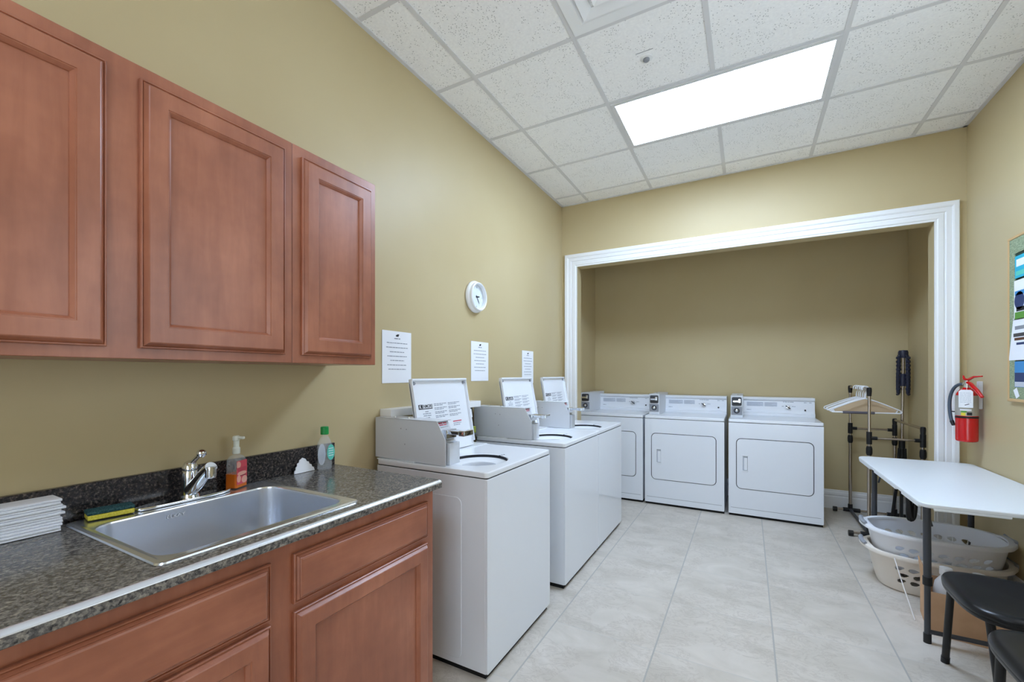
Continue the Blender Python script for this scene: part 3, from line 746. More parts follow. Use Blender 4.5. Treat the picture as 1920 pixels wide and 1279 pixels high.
# coin slide on the sloping recess
b = mb('chrome')
b.box(-1.262, -1.140, Y0 + 0.048, Y0 + 0.112, 1.044, 1.062, 0.003, 2)
b.box(-1.166, -1.132, Y0 + 0.042, Y0 + 0.118, 1.040, 1.066, 0.004, 2)
b.box(-1.262, -1.232, Y0 + 0.040, Y0 + 0.120, 1.022, 1.064, 0.003, 2)
sl = b.build('coin_slide', meter)
mb('chrome').box(-1.232, -1.170, Y0 + 0.046, Y0 + 0.0475, 1.047, 1.060, 0.0005, 1).build('slide_tongue', meter)
a = math.atan2(MZ1 - 1.008, 0.048)
sx_ = Matrix.Translation((-1.278, Y0 + 0.068, 1.0875)) @ Matrix.Rotation(-(PI / 2 - a), 4, 'Y') @ RXZ
b = MB().use('lgrey').box(-0.040, 0.040, -0.014, 0.014, 0, 0.001, xf=sx_); b.use('redprint')
words(b, sx_ @ Matrix.Translation((0, 0, 0.001)), -0.030, 0.032, 0.006, 0.006, 5); words(b, sx_ @ Matrix.Translation((0, 0, 0.001)), -0.026, 0.028, -0.004, 0.005, 6)
b.build('meter_label', meter, smooth=0)
for x_, z_ in ((-1.49, 1.06), (-1.455, 1.058), (-1.465, 0.985)): mb('grey_pl').lathe([(0, 0), (0.003, 0), (0.003, 0.001), (0, 0.001)], (x_, Y0 + 0.0139, z_), axis='Y', seg=10).build('screw', meter)
for x_ in (-1.56, -1.47): mb('chrome').lathe([(0, 0), (0.005, 0), (0.004, 0.006), (0, 0.007)], (x_, Y0 + 0.05, MZ1 + 0.001), seg=12).build('top_screw', meter)
dup(wt, (-1.31, YC + 0.900, 0), 'middle white top loading coin washer of the left wall row')
dup(wt, (-1.31, YC + 0.900 + 0.674, 0), 'farthest white top loading coin washer nearest the alcove opening')

# service ledge and hoses in the gap behind the first two washers
o = mb('trim').box(XL + 0.0005, -1.600, 1.632, 2.478, 1.106, 1.146, 0.003, 2)
o = o.build('wall_ledge'); tag(o, 'narrow white ledge on the wall behind the nearest washer', 'ledge')
t = thing('washer_hoses', 'dark water hoses hanging in the gap between the two nearest washers', 'hose', (-1.662, 2.36, 0.4))
def hz(name, m, pts, r): mb(m).tube(pts, r, 12).build(name, t)
hz('drain_hose', 'black', bez((-1.655, 2.33, 0.02), (-1.655, 2.30, 0.7), (-1.650, 2.30, 1.02), (-1.655, 2.42, 1.00), 14) + bez((-1.655, 2.43, 0.995), (-1.655, 2.46, 0.96), (-1.655, 2.45, 0.6), (-1.655, 2.44, 0.02), 10), 0.016)
hz('grey_hose', 'grey_pl', bez((-1.640, 2.28, 0.02), (-1.635, 2.29, 0.8), (-1.640, 2.38, 1.2), (-1.640, 2.40, 0.02), 18), 0.011)
mb('dsteel').box(XL + 0.0005, XL + 0.008, 2.25, 2.484, 0.80, 1.105, 0.002, 1).build('gap_shade_plate', t)  # dark wall plate puts the shade of the gap into colour
b = mb('dgreen').box(-1.650, -1.615, 2.375, 2.445, 0.93, 0.975, 0.006, 2).box(-1.656, -1.635, 2.395, 2.425, 0.90, 0.935, 0.003, 1); b.build('valve', t)

# ------------------------------------------------------------------ dryers (facing -Y)
DW = 0.735; DY0, DY1 = 4.540, 5.262
X0 = -0.158; X1 = X0 + DW; XC = (X0 + X1) / 2
dt = thing('dryer', 'white coin dryer at the right end of the alcove row', 'dryer', (XC, 4.9, 0), 'coin dryers in the alcove')
b = mb('enamel').box(X0, X1, DY0 + 0.012, DY1, 0.024, 0.8735, 0.004, 2); b.build('cabinet', dt)
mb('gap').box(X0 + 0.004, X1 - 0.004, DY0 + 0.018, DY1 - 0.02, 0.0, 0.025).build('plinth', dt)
dox0, dox1, doz0, doz1 = X0 + 0.063, X0 + 0.667, 0.258, 0.731
hole = rrect(dox0, dox1, doz0, doz1, 0.045, 8)
b = mb('enamel').prism(rrect(X0 + 0.0005, X1 - 0.0005, 0.024, 0.8735, 0.006, 3), 'XZ', DY0, DY0 + 0.0125, holes=(hole,))
b.build('front_panel', dt, smooth=20)
mb('grey_pl').box(X0 + 0.02, X1 - 0.02, DY0 - 0.0003, DY0 + 0.002, 0.0775, 0.0810).build('kick_seam', dt, smooth=0)
mb('dsteel').prism(rrect(dox0, dox1, doz0, doz1, 0.045, 8), 'XZ', DY0 + 0.009, DY0 + 0.0118).build('door_seal', dt)
dd = mb('enamel').prism(rrect(dox0 + 0.006, dox1 - 0.006, doz0 + 0.006, doz1 - 0.006, 0.040, 8), 'XZ', DY0 - 0.004, DY0 + 0.009, 0.003, 2,
                        holes=(rrect(X0 + 0.120, X0 + 0.158, 0.432, 0.568, 0.006, 3),)).build('door', dt)
b = mb('lgrey').box(X0 + 0.121, X0 + 0.157, DY0 + 0.006, DY0 + 0.0085, 0.433, 0.567)
b.use('enamel2').box(X0 + 0.128, X0 + 0.157, DY0 - 0.002, DY0 + 0.006, 0.436, 0.550, 0.003, 2).box(X0 + 0.116, X0 + 0.162, DY0 - 0.0105, DY0 - 0.003, 0.423, 0.433, 0.002, 1).box(X0 + 0.116, X0 + 0.162, DY0 - 0.0085, DY0 - 0.003, 0.567, 0.576, 0.002, 1)
b.build('door_handle', dd)
mb('gap').box(X0 + 0.004, X1 - 0.004, DY0 + 0.004, DY1 - 0.004, 0.8732, 0.8775).build('seam', dt)
b = mb('enamel2').prism(rrect(X0 - 0.001, X1 + 0.001, DY0 - 0.002, DY1, 0.012, 4), 'XY', 0.8772, 0.9055, 0.006, 3); b.build('top_panel', dt)
cz = 0.9055
con = [(DY1, cz), (5.065, cz), (5.068, cz + 0.028), (5.085, cz + 0.033), (5.098, cz + 0.075), (5.104, cz + 0.150), (5.088, cz + 0.163), (5.084, cz + 0.182), (5.090, cz + 0.187), (DY1, cz + 0.187)]
b = mb('enamel2').prism([(p[0], p[1]) for p in con], 'YZ', X0 + 0.11, X1 - 0.001, 0.0012, 1)
cons = b.build('control_console', dt, smooth=30)
# panel graphics follow the console face
def fy(zz):
    seq = [(cz + 0.033, 5.085), (cz + 0.075, 5.098), (cz + 0.150, 5.104)]
    for (za, ya), (zb, yb) in zip(seq, seq[1:]):
        if zz <= zb: return ya + (yb - ya) * (zz - za) / (zb - za)
    return seq[-1][1]
for u0, u1 in ((0.150, 0.300), (0.308, 0.420)): mb('lgrey').box(X0 + u0, X0 + u1, fy(cz + 0.11) - 0.0012, fy(cz + 0.11) + 0.004, cz + 0.080, cz + 0.138).build('instruction_panel', cons, smooth=0)
b = MB()
b.use('print')
for k in range(6):
    for u0, u1 in ((0.158, 0.292), (0.316, 0.412)):
        xfk = Matrix.Translation((X0, fy(cz + 0.11) - 0.0013, cz + 0.132 - 0.009 * k)) @ Matrix.Rotation(PI / 2, 4, 'X')
        words(b, xfk, u0, u1 - (k % 3) * 0.02, 0.0, 0.0022, 200 + k)
for u0, u1, zz in ((0.47, 0.56, 0.143), (0.645, 0.67, 0.140), (0.687, 0.71, 0.140), (0.46, 0.49, 0.10), (0.545, 0.575, 0.10), (0.15, 0.19, 0.058)):
    xfk = Matrix.Translation((X0, fy(cz + zz) - 0.002, cz + zz)) @ Matrix.Rotation(PI / 2, 4, 'X')
    words(b, xfk, u0, u1, 0.0, 0.005, int(u0 * 1000))
b.build('panel_print', cons, smooth=0)
kx, kz = X0 + 0.512, cz + 0.092
b = mb('enamel2').lathe([(0, -0.0), (0.036, 0.0), (0.036, -0.004), (0, -0.005)], (kx, fy(kz) - 0.002, kz), axis='Y', seg=32)
b.use('chrome').lathe([(0, -0.022), (0.014, -0.021), (0.017, -0.004), (0.017, 0.0)], (kx, fy(kz) - 0.005, kz), axis='Y', seg=24)
b.use('dsteel').box(kx - 0.026, kx + 0.024, fy(kz) - 0.032, fy(kz) - 0.022, kz - 0.005, kz + 0.005, 0.002, 1, xf=Matrix.Translation((kx, 0, kz)) @ Matrix.Rotation(math.radians(-35), 4, 'Y').inverted() @ Matrix.Translation((-kx, 0, -kz)))
b.build('dial', cons)
mb('black').lathe([(0, -0.012), (0.007, -0.011), (0.0085, 0.0), (0, 0)], (X0 + 0.655, fy(cz + 0.066) - 0.001, cz + 0.066), axis='Y', seg=18).build('start_button', cons)
# coin meter box on the left of the console
b = mb('meter').box(X0 + 0.014, X0 + 0.118, 4.690, DY1 - 0.02, cz + 0.0005, cz + 0.216, 0.003, 2)
me_ = b.build('coin_meter', dt)
b = mb('dsteel').prism(rrect(X0 + 0.024, X0 + 0.108, cz + 0.118, cz + 0.200, 0.012, 4), 'XZ', 4.686, 4.691)
b.use('chrome').box(X0 + 0.034, X0 + 0.090, 4.655, 4.690, cz + 0.150, cz + 0.170, 0.003, 2).box(X0 + 0.078, X0 + 0.100, 4.664, 4.690, cz + 0.146, cz + 0.186, 0.003, 2)
b.build('coin_slide', me_)
b = mb('grey_pl').box(X0 + 0.020, X0 + 0.112, 4.685, 4.692, cz + 0.030, cz + 0.108, 0.002, 1)
b.use('dsteel').lathe([(0, -0.006), (0.022, -0.006), (0.026, -0.004), (0.027, 0.0)], (X0 + 0.066, 4.6855, cz + 0.070), axis='Y', seg=28)
b.use('chrome').lathe([(0, -0.011), (0.008, -0.011), (0.013, -0.008), (0.014, -0.005)], (X0 + 0.066, 4.6855, cz + 0.070), axis='Y', seg=24)
b.build('lock_plate', me_)
mb('chrome').lathe([(0, 0), (0.004, 0), (0.003, 0.010), (0, 0.012)], (X0 + 0.075, 4.80, cz + 0.216), seg=12).build('top_screw', me_)
dup(dt, (XC - 0.770, 4.9, 0), 'white coin dryer in the middle of the alcove row')
dup(dt, (-1.684 + DW / 2, 4.905, 0), 'white coin dryer at the left end partly hidden behind washers')

# ------------------------------------------------------------------ wall things on the left
t = thing('wall_clock', 'round white wall clock on the left wall above the washers', 'clock', (XL, 2.512, 1.866))
cyk, czk = 2.512, 1.866; R0 = 0.110
b = mb('plastic').lathe([(0, 0.0005), (R0 - 0.006, 0.0005), (R0, 0.004), (R0 + 0.001, 0.016), (R0 - 0.004, 0.026), (R0 - 0.010, 0.030), (R0 - 0.012, 0.046), (R0 - 0.018, 0.050), (R0 - 0.024, 0.046), (R0 - 0.027, 0.024)], (XL, cyk, czk), axis='X', seg=56)
b.build('case', t, smooth=30)
face = mb('clockface').lathe([(0, 0.020), (R0 - 0.026, 0.020), (R0 - 0.026, 0.022), (0, 0.022)], (XL, cyk, czk), axis='X', seg=48).build('dial_face', t)
b = MB().use('lgrey')
for k in range(1, 13):
    a = PI / 2 - 2 * PI * k / 12
    b.use('print' if k % 3 == 0 else 'lgrey').text(str(k), 0.017, Matrix.Translation((XL + 0.0224, cyk + 0.066 * math.cos(a), czk + 0.066 * math.sin(a))) @ RXZ, 0.0002)
b.build('numerals', face, smooth=0)
def hand(a_deg, L, w_):
    a = math.radians(a_deg); xf = Matrix.Translation((XL + 0.024, cyk, czk)) @ RXZ @ Matrix.Rotation(a, 4, 'Z')
    bb = mb('ink').prism([(-0.012, -w_ / 2), (L * 0.75, -w_ / 2), (L, 0), (L * 0.75, w_ / 2), (-0.012, w_ / 2)], 'XY', 0, 0.001, xf=xf)
    return bb
h_ = hand(8, 0.036, 0.009).build('hour_hand', face, smooth=0)
b = hand(-55, 0.056, 0.0045); b.lathe([(0, 0.004), (0.006, 0.003), (0.006, 0)], (XL + 0.024, cyk, czk), axis='X', seg=16); b.build('minute_hand', face, smooth=0)

def notice(y0, y1, z0, z1, label, seed, curl=0.0):
    t = thing('paper_notice', label, 'notice', (XL, (y0 + y1) / 2, z0), 'printed notices above the washers')
    W_, H_ = y1 - y0, z1 - z0
    sh = mb('paper')
    rows = []
    nn = 8
    def xo(u, v): return XL + 0.0022 + curl * (u ** 2) * 0.012 * (1 - v)
    for i in range(nn + 1): rows.append([(xo(j / nn, i / nn), y0 + W_ * j / nn, z0 + H_ * i / nn) for j in range(nn + 1)])
    sh.quads(rows)
    o = sh.build('sheet', t, smooth=0, solid=0.0012)
    b = MB().use('ink')
    xf = Matrix.Translation((XL + 0.0034, 0, 0)) @ RXZ
    c = (y0 + y1) / 2
    b.box(c - 0.010, c + 0.010, z1 - 0.029, z1 - 0.020, 0, 0.0003, xf=xf).box(c - 0.002, c + 0.014, z1 - 0.022, z1 - 0.016, 0, 0.0003, xf=xf)
    b.use('print'); words(b, xf, c - 0.022, c + 0.022, z1 - 0.040, 0.0055, seed)
    for k, (L, v) in enumerate(((0.078, 0.064), (0.082, 0.088), (0.056, 0.112), (0.074, 0.135), (0.052, 0.158), (0.074, 0.182), (0.066, 0.205))):
        words(b, xf, c - L, c + L, z1 - v * (H_ / 0.279), 0.0040, seed + k)
    b.build('printed_text', o, smooth=0)
notice(1.646, 1.868, 1.279, 1.560, 'white printed notice beside the wall cabinet and nearest washer lid', 300)
notice(2.472, 2.697, 1.279, 1.558, 'white printed notice below the clock between two washer lids', 320)
notice(3.238, 3.455, 1.250, 1.530, 'white printed notice partly hidden behind the middle washer lid', 340)

# ------------------------------------------------------------------ fire extinguisher on the right wall
ex, ey = 1.262, 3.910
t = thing('fire_extinguisher', 'red fire extinguisher hanging on the right wall by the casing', 'extinguisher', (ex, ey, 0.88))
R_ = 0.054
b = mb('red').lathe([(0, 0.885), (R_ - 0.010, 0.885), (R_ - 0.002, 0.890), (R_, 0.900), (R_, 1.180), (R_ - 0.004, 1.200), (R_ - 0.018, 1.222), (0.020, 1.234), (0.017, 1.240), (0, 1.240)], (ex, ey, 0), seg=40); b.build('cylinder', t)
to_cam = Vector((-ex, -ey, 0)).normalized(); ang = math.atan2(to_cam.y, to_cam.x)
def arc_label(m, a0, a1, z0, z1, r, n=14):
    return mb(m).quads([[(ex + r * math.cos(ang + a0 + (a1 - a0) * k / n), ey + r * math.sin(ang + a0 + (a1 - a0) * k / n), z) for k in range(n + 1)] for z in (z0, z1)])
lab = arc_label('silver', -1.5, 1.5, 1.056, 1.188, R_ + 0.0006).build('label', t)
b = arc_label('yellow', -0.5, -0.1, 1.058, 1.076, R_ + 0.0012); b.build('label_patch', lab)
arc_label('greenp', -0.5, 0.0, 1.078, 1.088, R_ + 0.0012).build('label_patch', lab)
arc_label('ink', 0.0, 0.45, 1.060, 1.080, R_ + 0.0012).build('label_patch', lab)
arc_label('paper', -0.6, 0.4, 1.090, 1.100, R_ + 0.0012).build('label_patch', lab)
mb('black').lathe([(R_, 1.040), (R_ + 0.001, 1.040), (R_ + 0.001, 1.052), (R_, 1.052)], (ex, ey, 0), seg=40).build('band', t)
b = mb('chrome').lathe([(0, 1.238), (0.016, 1.238), (0.016, 1.262), (0.013, 1.266), (0.013, 1.285), (0, 1.285)], (ex, ey, 0), seg=20)
side = Vector((0.25, -0.97, 0)).normalized()      # lever points along the wall, hose leaves the other way
S = lambda s, z, q=0.0: (ex + side.x * s - side.y * q, ey + side.y * s + side.x * q, z)
b.tube([S(-0.005, 1.262), S(-0.032, 1.262)], 0.009, 14)
b.build('valve', t)
b = mb('red').tube([S(-0.03, 1.318), S(-0.022, 1.296), S(0.01, 1.290), S(0.06, 1.310), S(0.125, 1.314)], [0.004, 0.008, 0.009, 0.007, 0.004], 10); b.build('squeeze_lever', t)
b = mb('red').tube([S(0.0, 1.276), S(0.035, 1.262), S(0.085, 1.222), S(0.125, 1.182)], [0.010, 0.011, 0.011, 0.009], 10); b.build('carry_handle', t)
hp = bez(S(-0.03, 1.262, 0.0), S(-0.125, 1.262, -0.02), S(-0.125, 1.12, -0.03), S(-0.075, 1.01, -0.035), 16)
mb('hose').tube(hp, 0.0095, 14).build('hose', t)
mb('black').tube([S(-0.075, 1.012, -0.035), S(-0.060, 0.985, -0.035)], [0.0115, 0.009], 14).build('nozzle', t)
mb('black').tube([S(-0.05, 1.075, -0.01), S(-0.105, 1.075, -0.03)], 0.004, 8).build('hose_clip', t)
# inspection tag hangs in front of the label
tx = Matrix.Translation((ex + to_cam.x * (R_ + 0.006), ey + to_cam.y * (R_ + 0.006), 0)) @ Matrix.Rotation(ang, 4, 'Z')
b = mb('paper').prism([(-0.037, 1.110), (0.028, 1.110), (0.028, 1.215), (0.018, 1.226), (-0.026, 1.226), (-0.037, 1.215)], 'YZ', 0.0, 0.0008, xf=tx)
tg = b.build('inspection_tag', t, smooth=0)
b = MB().use('lgrey'); tt = tx @ Matrix.Translation((0.0009, 0, 0)) @ RXZ
for k in range(7): words(b, tt, -0.030, 0.020, 1.205 - 0.010 * k, 0.003, 400 + k)
b.use('ink').box(-0.010, 0.012, 1.128, 1.132, 0, 0.0003, xf=tt @ Matrix.Translation((0, 1.13, 0)) @ Matrix.Rotation(0.4, 4, 'Z') @ Matrix.Translation((0, -1.13, 0)))
b.build('tag_print', tg, smooth=0)
mb('cord').tube([(ex + to_cam.x * (R_ + 0.006), ey + to_cam.y * (R_ + 0.006), 1.22), (ex + to_cam.x * 0.018, ey + to_cam.y * 0.018, 1.258)], 0.0012, 6).build('tag_string', t)
mb('meter').box(ex + R_ - 0.004, XR - 0.0005, ey - 0.012, ey + 0.012, 1.10, 1.28, 0.002, 1).build('wall_bracket', t)

# ------------------------------------------------------------------ pin board on the right wall
BY0, BY1, BZ0, BZ1 = 2.35, 3.552, 1.172, 2.105
t = thing('pin_board', 'sage green cloth pin board on the right wall at the frame edge', 'board', (XR, (BY0 + BY1) / 2, BZ0))
b = mb('cork_fr'); fw = 0.016
b.box(XR - 0.020, XR - 0.0005, BY0, BY1, BZ0, BZ0 + fw, 0.002, 1).box(XR - 0.020, XR - 0.0005, BY0, BY1, BZ1 - fw, BZ1, 0.002, 1)
b.box(XR - 0.020, XR - 0.0005, BY0, BY0 + fw, BZ0 + fw, BZ1 - fw, 0.002, 1).box(XR - 0.020, XR - 0.0005, BY1 - fw, BY1, BZ0 + fw, BZ1 - fw, 0.002, 1)
b.build('frame', t)
mb('corkd').box(XR - 0.012, XR - 0.0006, BY0 + fw, BY1 - fw, BZ0 + fw, BZ1 - fw).build('backing', t, smooth=0)
b = mb('cork'); bw = 0.055
for (a, c, d, e) in ((BY1 - fw - bw, BY1 - fw - 0.0005, BZ0 + fw + 0.0005, BZ1 - fw - 0.0005), (BY0 + fw + 0.0005, BY0 + fw + bw, BZ0 + fw + 0.0005, BZ1 - fw - 0.0005), (BY0 + fw + bw, BY1 - fw - bw, BZ0 + fw + 0.0005, BZ0 + fw + bw + 0.03), (BY0 + fw + bw, BY1 - fw - bw, BZ1 - fw - bw - 0.03, BZ1 - fw - 0.0005)):
    b.box(XR - 0.0165, XR - 0.012, a, c, d, e)
b.build('cloth_border', t, smooth=0)
PX = XR - 0.0172
def pinned(name, pts, m, label, cat, prints=()):
    o = mb(m).prism(pts, 'YZ', PX - 0.001, PX).build(name, smooth=0); tag(o, label, cat, 'papers pinned on the board')
    if prints:
        b = MB()
        for mm, pp in prints: b.use(mm).prism(pp, 'YZ', PX - 0.0013, PX - 0.001)
        b.build('print', o, smooth=0)
    return o
R4 = lambda y0, y1, z0, z1: [(y0, z0), (y1, z0), (y1, z1), (y0, z1)]
pinned('leaflet', R4(3.27, 3.475, 1.862, 1.985), 'cyan', 'cyan leaflet at the top left of the pin board', 'leaflet', [('paper', R4(3.36, 3.46, 1.925, 1.965)), ('teal', R4(3.32, 3.466, 1.875, 1.900))])
pinned('photo_print', R4(3.20, 3.483, 1.630, 1.850), 'paper', 'photo print with dark blue shapes pinned below the cyan leaflet', 'photo',
       [('dkblue', ell(3.430, 1.735, 0.05, 0.05, 20)), ('sky', R4(3.25, 3.475, 1.766, 1.790)), ('greenp', R4(3.22, 3.475, 1.635, 1.672)), ('ink', R4(3.3, 3.46, 1.676, 1.70))])
pinned('flyer', [(3.22, 1.405), (3.540, 1.405), (3.492, 1.640), (3.22, 1.640)], 'paper', 'large white flyer hanging askew over the board edge', 'flyer',
       [('grey_pl', R4(3.36, 3.475, 1.575, 1.595)), ('dsteel', R4(3.36, 3.49, 1.535, 1.555)), ('brown_t', R4(3.36, 3.48, 1.515, 1.53)), ('dkblue', R4(3.36, 3.46, 1.490, 1.503))])
pinned('photo_print', R4(3.22, 3.478, 1.255, 1.398), 'sky', 'blue sky landscape photo pinned near the bottom of the board', 'photo', [('dkblue', R4(3.23, 3.476, 1.285, 1.335)), ('lgrey', R4(3.23, 3.476, 1.257, 1.284))])
pinned('card', [(3.43, 1.205), (3.462, 1.190), (3.492, 1.235), (3.458, 1.252)], 'paper', 'little white tilted card at the bottom corner of the board', 'card')

# ------------------------------------------------------------------ folding table
TX0, TX1, TY0, TY1, TZ = 0.714, 1.330, 2.690, 4.045, 0.722
t = thing('folding_table', 'white plastic folding table with dark steel legs against the right wall', 'table', ((TX0 + TX1) / 2, (TY0 + TY1) / 2, 0))
out = []
def corner(cx_, cy_, r, a0):
    return [(cx_ + r * math.cos(math.radians(a0 + 90 * k / 6)), cy_ + r * math.sin(math.radians(a0 + 90 * k / 6))) for k in range(7)]
r = 0.05
out = corner(TX1 - r, TY1 - r, r, 0) + corner(TX0 + 0.07, TY1 - 0.07, 0.07, 90) + corner(TX0 + r, TY0 + r, r, 180) + corner(TX1 - r, TY0 + r, r, 270)
b = mb('table').prism(out, 'XY', TZ - 0.022, TZ, 0.006, 3)
tt_ = b.build('tabletop', t)
# skirt: lower lip with notches along the sides
def lip(p0, p1, n_):
    p0, p1 = Vector(p0), Vector(p1)
    return p0, p1
for (ya, yb) in ((TY0 + 0.05, 3.00), (3.10, 3.56), (3.66, TY1 - 0.07)): mb('table').box(TX0 + 0.001, TX0 + 0.014, ya, yb, TZ - 0.031, TZ - 0.018, 0.004, 2).build('skirt', tt_)
for (xa, xb) in ((TX0 + 0.045, TX0 + 0.30), (TX0 + 0.46, TX1 - 0.05)): mb('table').box(xa, xb, TY0 + 0.001, TY0 + 0.014, TZ - 0.031, TZ - 0.018, 0.004, 2).build('skirt', tt_); mb('table').box(xa, xb, TY1 - 0.016, TY1 - 0.004, TZ - 0.034, TZ - 0.018, 0.004, 2).build('skirt', tt_)
def table_leg(x, yt, yb):
    b = mb('dsteel').tube([(x, yt, TZ - 0.024), (x, yb, 0.30)], 0.0155, 16)
    b.tube([(x, yb + (yt - yb) * 0.02, 0.31), (x, yb, 0.03)], 0.0125, 16)
    lg = b.build('leg', t)
    mb('black').tube([(x, yb, 0.285), (x, yb, 0.325)], 0.0185, 16).build('collar', lg)
    mb('black').tube([(x, yb, 0.0), (x, yb, 0.045)], 0.0155, 16).build('foot', lg)
for x in (0.780, 1.268):
    table_leg(x, 2.862, 2.852); table_leg(x, 3.860, 3.868)
for yy in (2.852, 3.868): mb('dsteel').tube([(0.780, yy, 0.055), (1.268, yy, 0.055)], 0.0105, 12).build('crossbar', t)
for yy in (2.860, 3.860): mb('dsteel').tube([(0.79, yy, 0.688), (1.26, yy, 0.688)], 0.009, 12).build('upper_crossbar', t)
for x in (0.800, 1.248):
    mb('dsteel').tube([(x, 2.868, 0.575), (x, 2.94, 0.63), (x, 3.02, TZ - 0.024)], 0.006, 10).build('folding_brace', t)
    mb('dsteel').tube([(x, 3.852, 0.575), (x, 3.80, 0.63), (x, 3.70, TZ - 0.024)], 0.006, 10).build('folding_brace', t)
# black strap hanging under the table into the basket
lp = bez((0.915, 3.62, TZ - 0.0365), (0.900, 3.62, 0.55), (0.885, 3.60, 0.40), (0.905, 3.60, 0.405), 12) + bez((0.912, 3.60, 0.408), (0.935, 3.60, 0.43), (0.932, 3.61, 0.60), (0.925, 3.62, TZ - 0.0365), 12)
b = mb('black').tube(lp, 0.0125, 10)
b.tube(bez((0.90, 3.615, 0.66), (0.895, 3.61, 0.55), (0.900, 3.60, 0.45), (0.91, 3.60, 0.42), 8), 0.016, 10)
o = b.build('strap_loop'); tag(o, 'black strap loop hanging under the table above the upper basket', 'strap')

# ------------------------------------------------------------------ laundry baskets
def basket(cx_, cy_, z0, rot, label, mwall, hb=0.245, A=0.325, B=0.222):
    t = thing('laundry_basket', label, 'basket', (cx_, cy_, z0), 'stacked oval laundry baskets')
    NU, NV = 480, 70
    X = Matrix.Translation((cx_, cy_, z0)) @ Matrix.Rotation(rot, 4, 'Z')
    def sup(a, A_, B_):
        c, s = math.cos(a), math.sin(a); e = 2.0 / 2.5
        return (A_ * math.copysign(abs(c) ** e, c), B_ * math.copysign(abs(s) ** e, s))
    def dims(f): return A * (0.80 + 0.165 * f ** 0.8), B * (0.76 + 0.20 * f ** 0.8)
    rows = []
    for i in range(NV + 1):
        f = i / NV; a_, b_ = dims(f)
        rows.append([(*sup(2 * PI * j / NU, a_, b_), 0.004 + (hb - 0.012) * f) for j in range(NU)])
    # petal holes in three rows along the long sides
    arc = [0.0]
    for j in range(NU):
        p, q = rows[NV // 2][j], rows[NV // 2][(j + 1) % NU]; arc.append(arc[-1] + math.hypot(p[0] - q[0], p[1] - q[1]))
    holes = []
    for side_a in (PI / 2, 3 * PI / 2):
        j0 = int(NU * side_a / (2 * PI)); s0 = arc[j0]
        for r_, zz in enumerate((0.075, 0.115, 0.155)):
            for k in range(-3, 4): holes.append((s0 + (k + (0.25 if r_ == 1 else 0)) * 0.062, zz, 0.35 if (k + r_) % 2 else 0.15))
    def skip(i, j):
        s, zz = (arc[j] + arc[j + 1]) / 2, 0.004 + (hb - 0.012) * (i + 0.5) / NV
        for hs, hz_, tl in holes:
            du, dv = s - hs, zz - hz_
            if abs(du) > 0.03: continue
            u = du * math.cos(tl) + dv * math.sin(tl); v = -du * math.sin(tl) + dv * math.cos(tl)
            if (u / 0.021) ** 2 + (v / (0.012 * (1 - 0.3 * u / 0.021))) ** 2 < 1: return True
        return False
    mb(mwall).quads(rows, close_u=True, skip=skip, xf=X).build('wall', t, smooth=50, solid=0.003)
    a_, b_ = dims(0)
    mb(mwall).quads([[(*sup(2 * PI * j / 72, a_ * k, b_ * k), 0.004) for j in range(72)] for k in (1.0, 0.5, 0.01)], close_u=True, xf=X).build('bottom', t, solid=0.003)
    # rolled rim that flares at the handles
    a_, b_ = dims(1.0); rim = []
    pr = [(-0.006, hb - 0.012), (-0.004, hb - 0.002), (0.006, hb + 0.002), (0.018, hb - 0.001), (0.022, hb - 0.010), (0.021, hb - 0.022), (0.018, hb - 0.022), (0.016, hb - 0.008), (0.0, hb - 0.008)]
    for o_, z_ in pr:
        row = []
        for j in range(120):
            a = 2 * PI * j / 120; ex_ = max(0, abs(math.cos(a)) - 0.93) / 0.07
            p = sup(a, a_ + o_ + 0.020 * ex_ * (1 if o_ > 0.004 else 0), b_ + o_); row.append((p[0], p[1], z_ + 0.012 * ex_))
        rim.append(row)
    mb(mwall).quads(rim, close_u=True, close_v=True, xf=X).build('rim', t, smooth=50)
    for s_ in (-1, 1):
        pts = []
        for k in range(11):
            a = (0 if s_ > 0 else PI) + (k - 5) * 0.052; p = sup(a, a_ + 0.030, b_ + 0.014); pts.append((p[0], p[1], hb + 0.010))
        mb('bgrip').tube(pts, [0.009] + [0.0125] * 9 + [0.009], 12, xf=X).build('handle', t)
    return t
basket(1.000, 3.570, 0.0, math.radians(-2), 'lower cream oval laundry basket standing on the tile floor', 'basket2', hb=0.235)
basket(1.002, 3.576, 0.118, math.radians(-2), 'upper white oval laundry basket nested in the lower one', 'basket', hb=0.245)
o = mb('cord').tube([(0.764, 3.330, 0.236), (0.775, 3.20, 0.12), (0.790, 3.07, 0.0025)], 0.0028, 8).build('cord')
tag(o, 'thin white cord hanging from the basket rim to the floor', 'cord')

# ------------------------------------------------------------------ cardboard box with bottles
t = thing('cardboard_box', 'open brown cardboard box under the folding table', 'box', (0.98, 3.04, 0))
bxf = Matrix.Translation((0.812, 2.955, 0)) @ Matrix.Rotation(math.radians(-8), 4, 'Z')
BW, BD, BH, th = 0.42, 0.26, 0.215, 0.004
b = mb('card')
b.box(0, BW, 0, th, 0.0005, BH, xf=bxf).box(0, BW, BD - th, BD, 0.0005, BH, xf=bxf).box(0, th, th, BD - th, 0.0005, BH, xf=bxf).box(BW - th, BW, th, BD - th, 0.0005, BH, xf=bxf).box(th, BW - th, th, BD - th, 0.0005, 0.006, xf=bxf)
b.build('body', t, smooth=0)
b = mb('card').prism([(0.004, 0), (BD - 0.004, 0), (BD - 0.02, 0.10), (0.02, 0.10)], 'YZ', 0, th, xf=bxf @ Matrix.Translation((0, 0, BH + 0.0005)) @ Matrix.Rotation(math.radians(-7), 4, 'Y'))
b.build('flap', t, smooth=0)
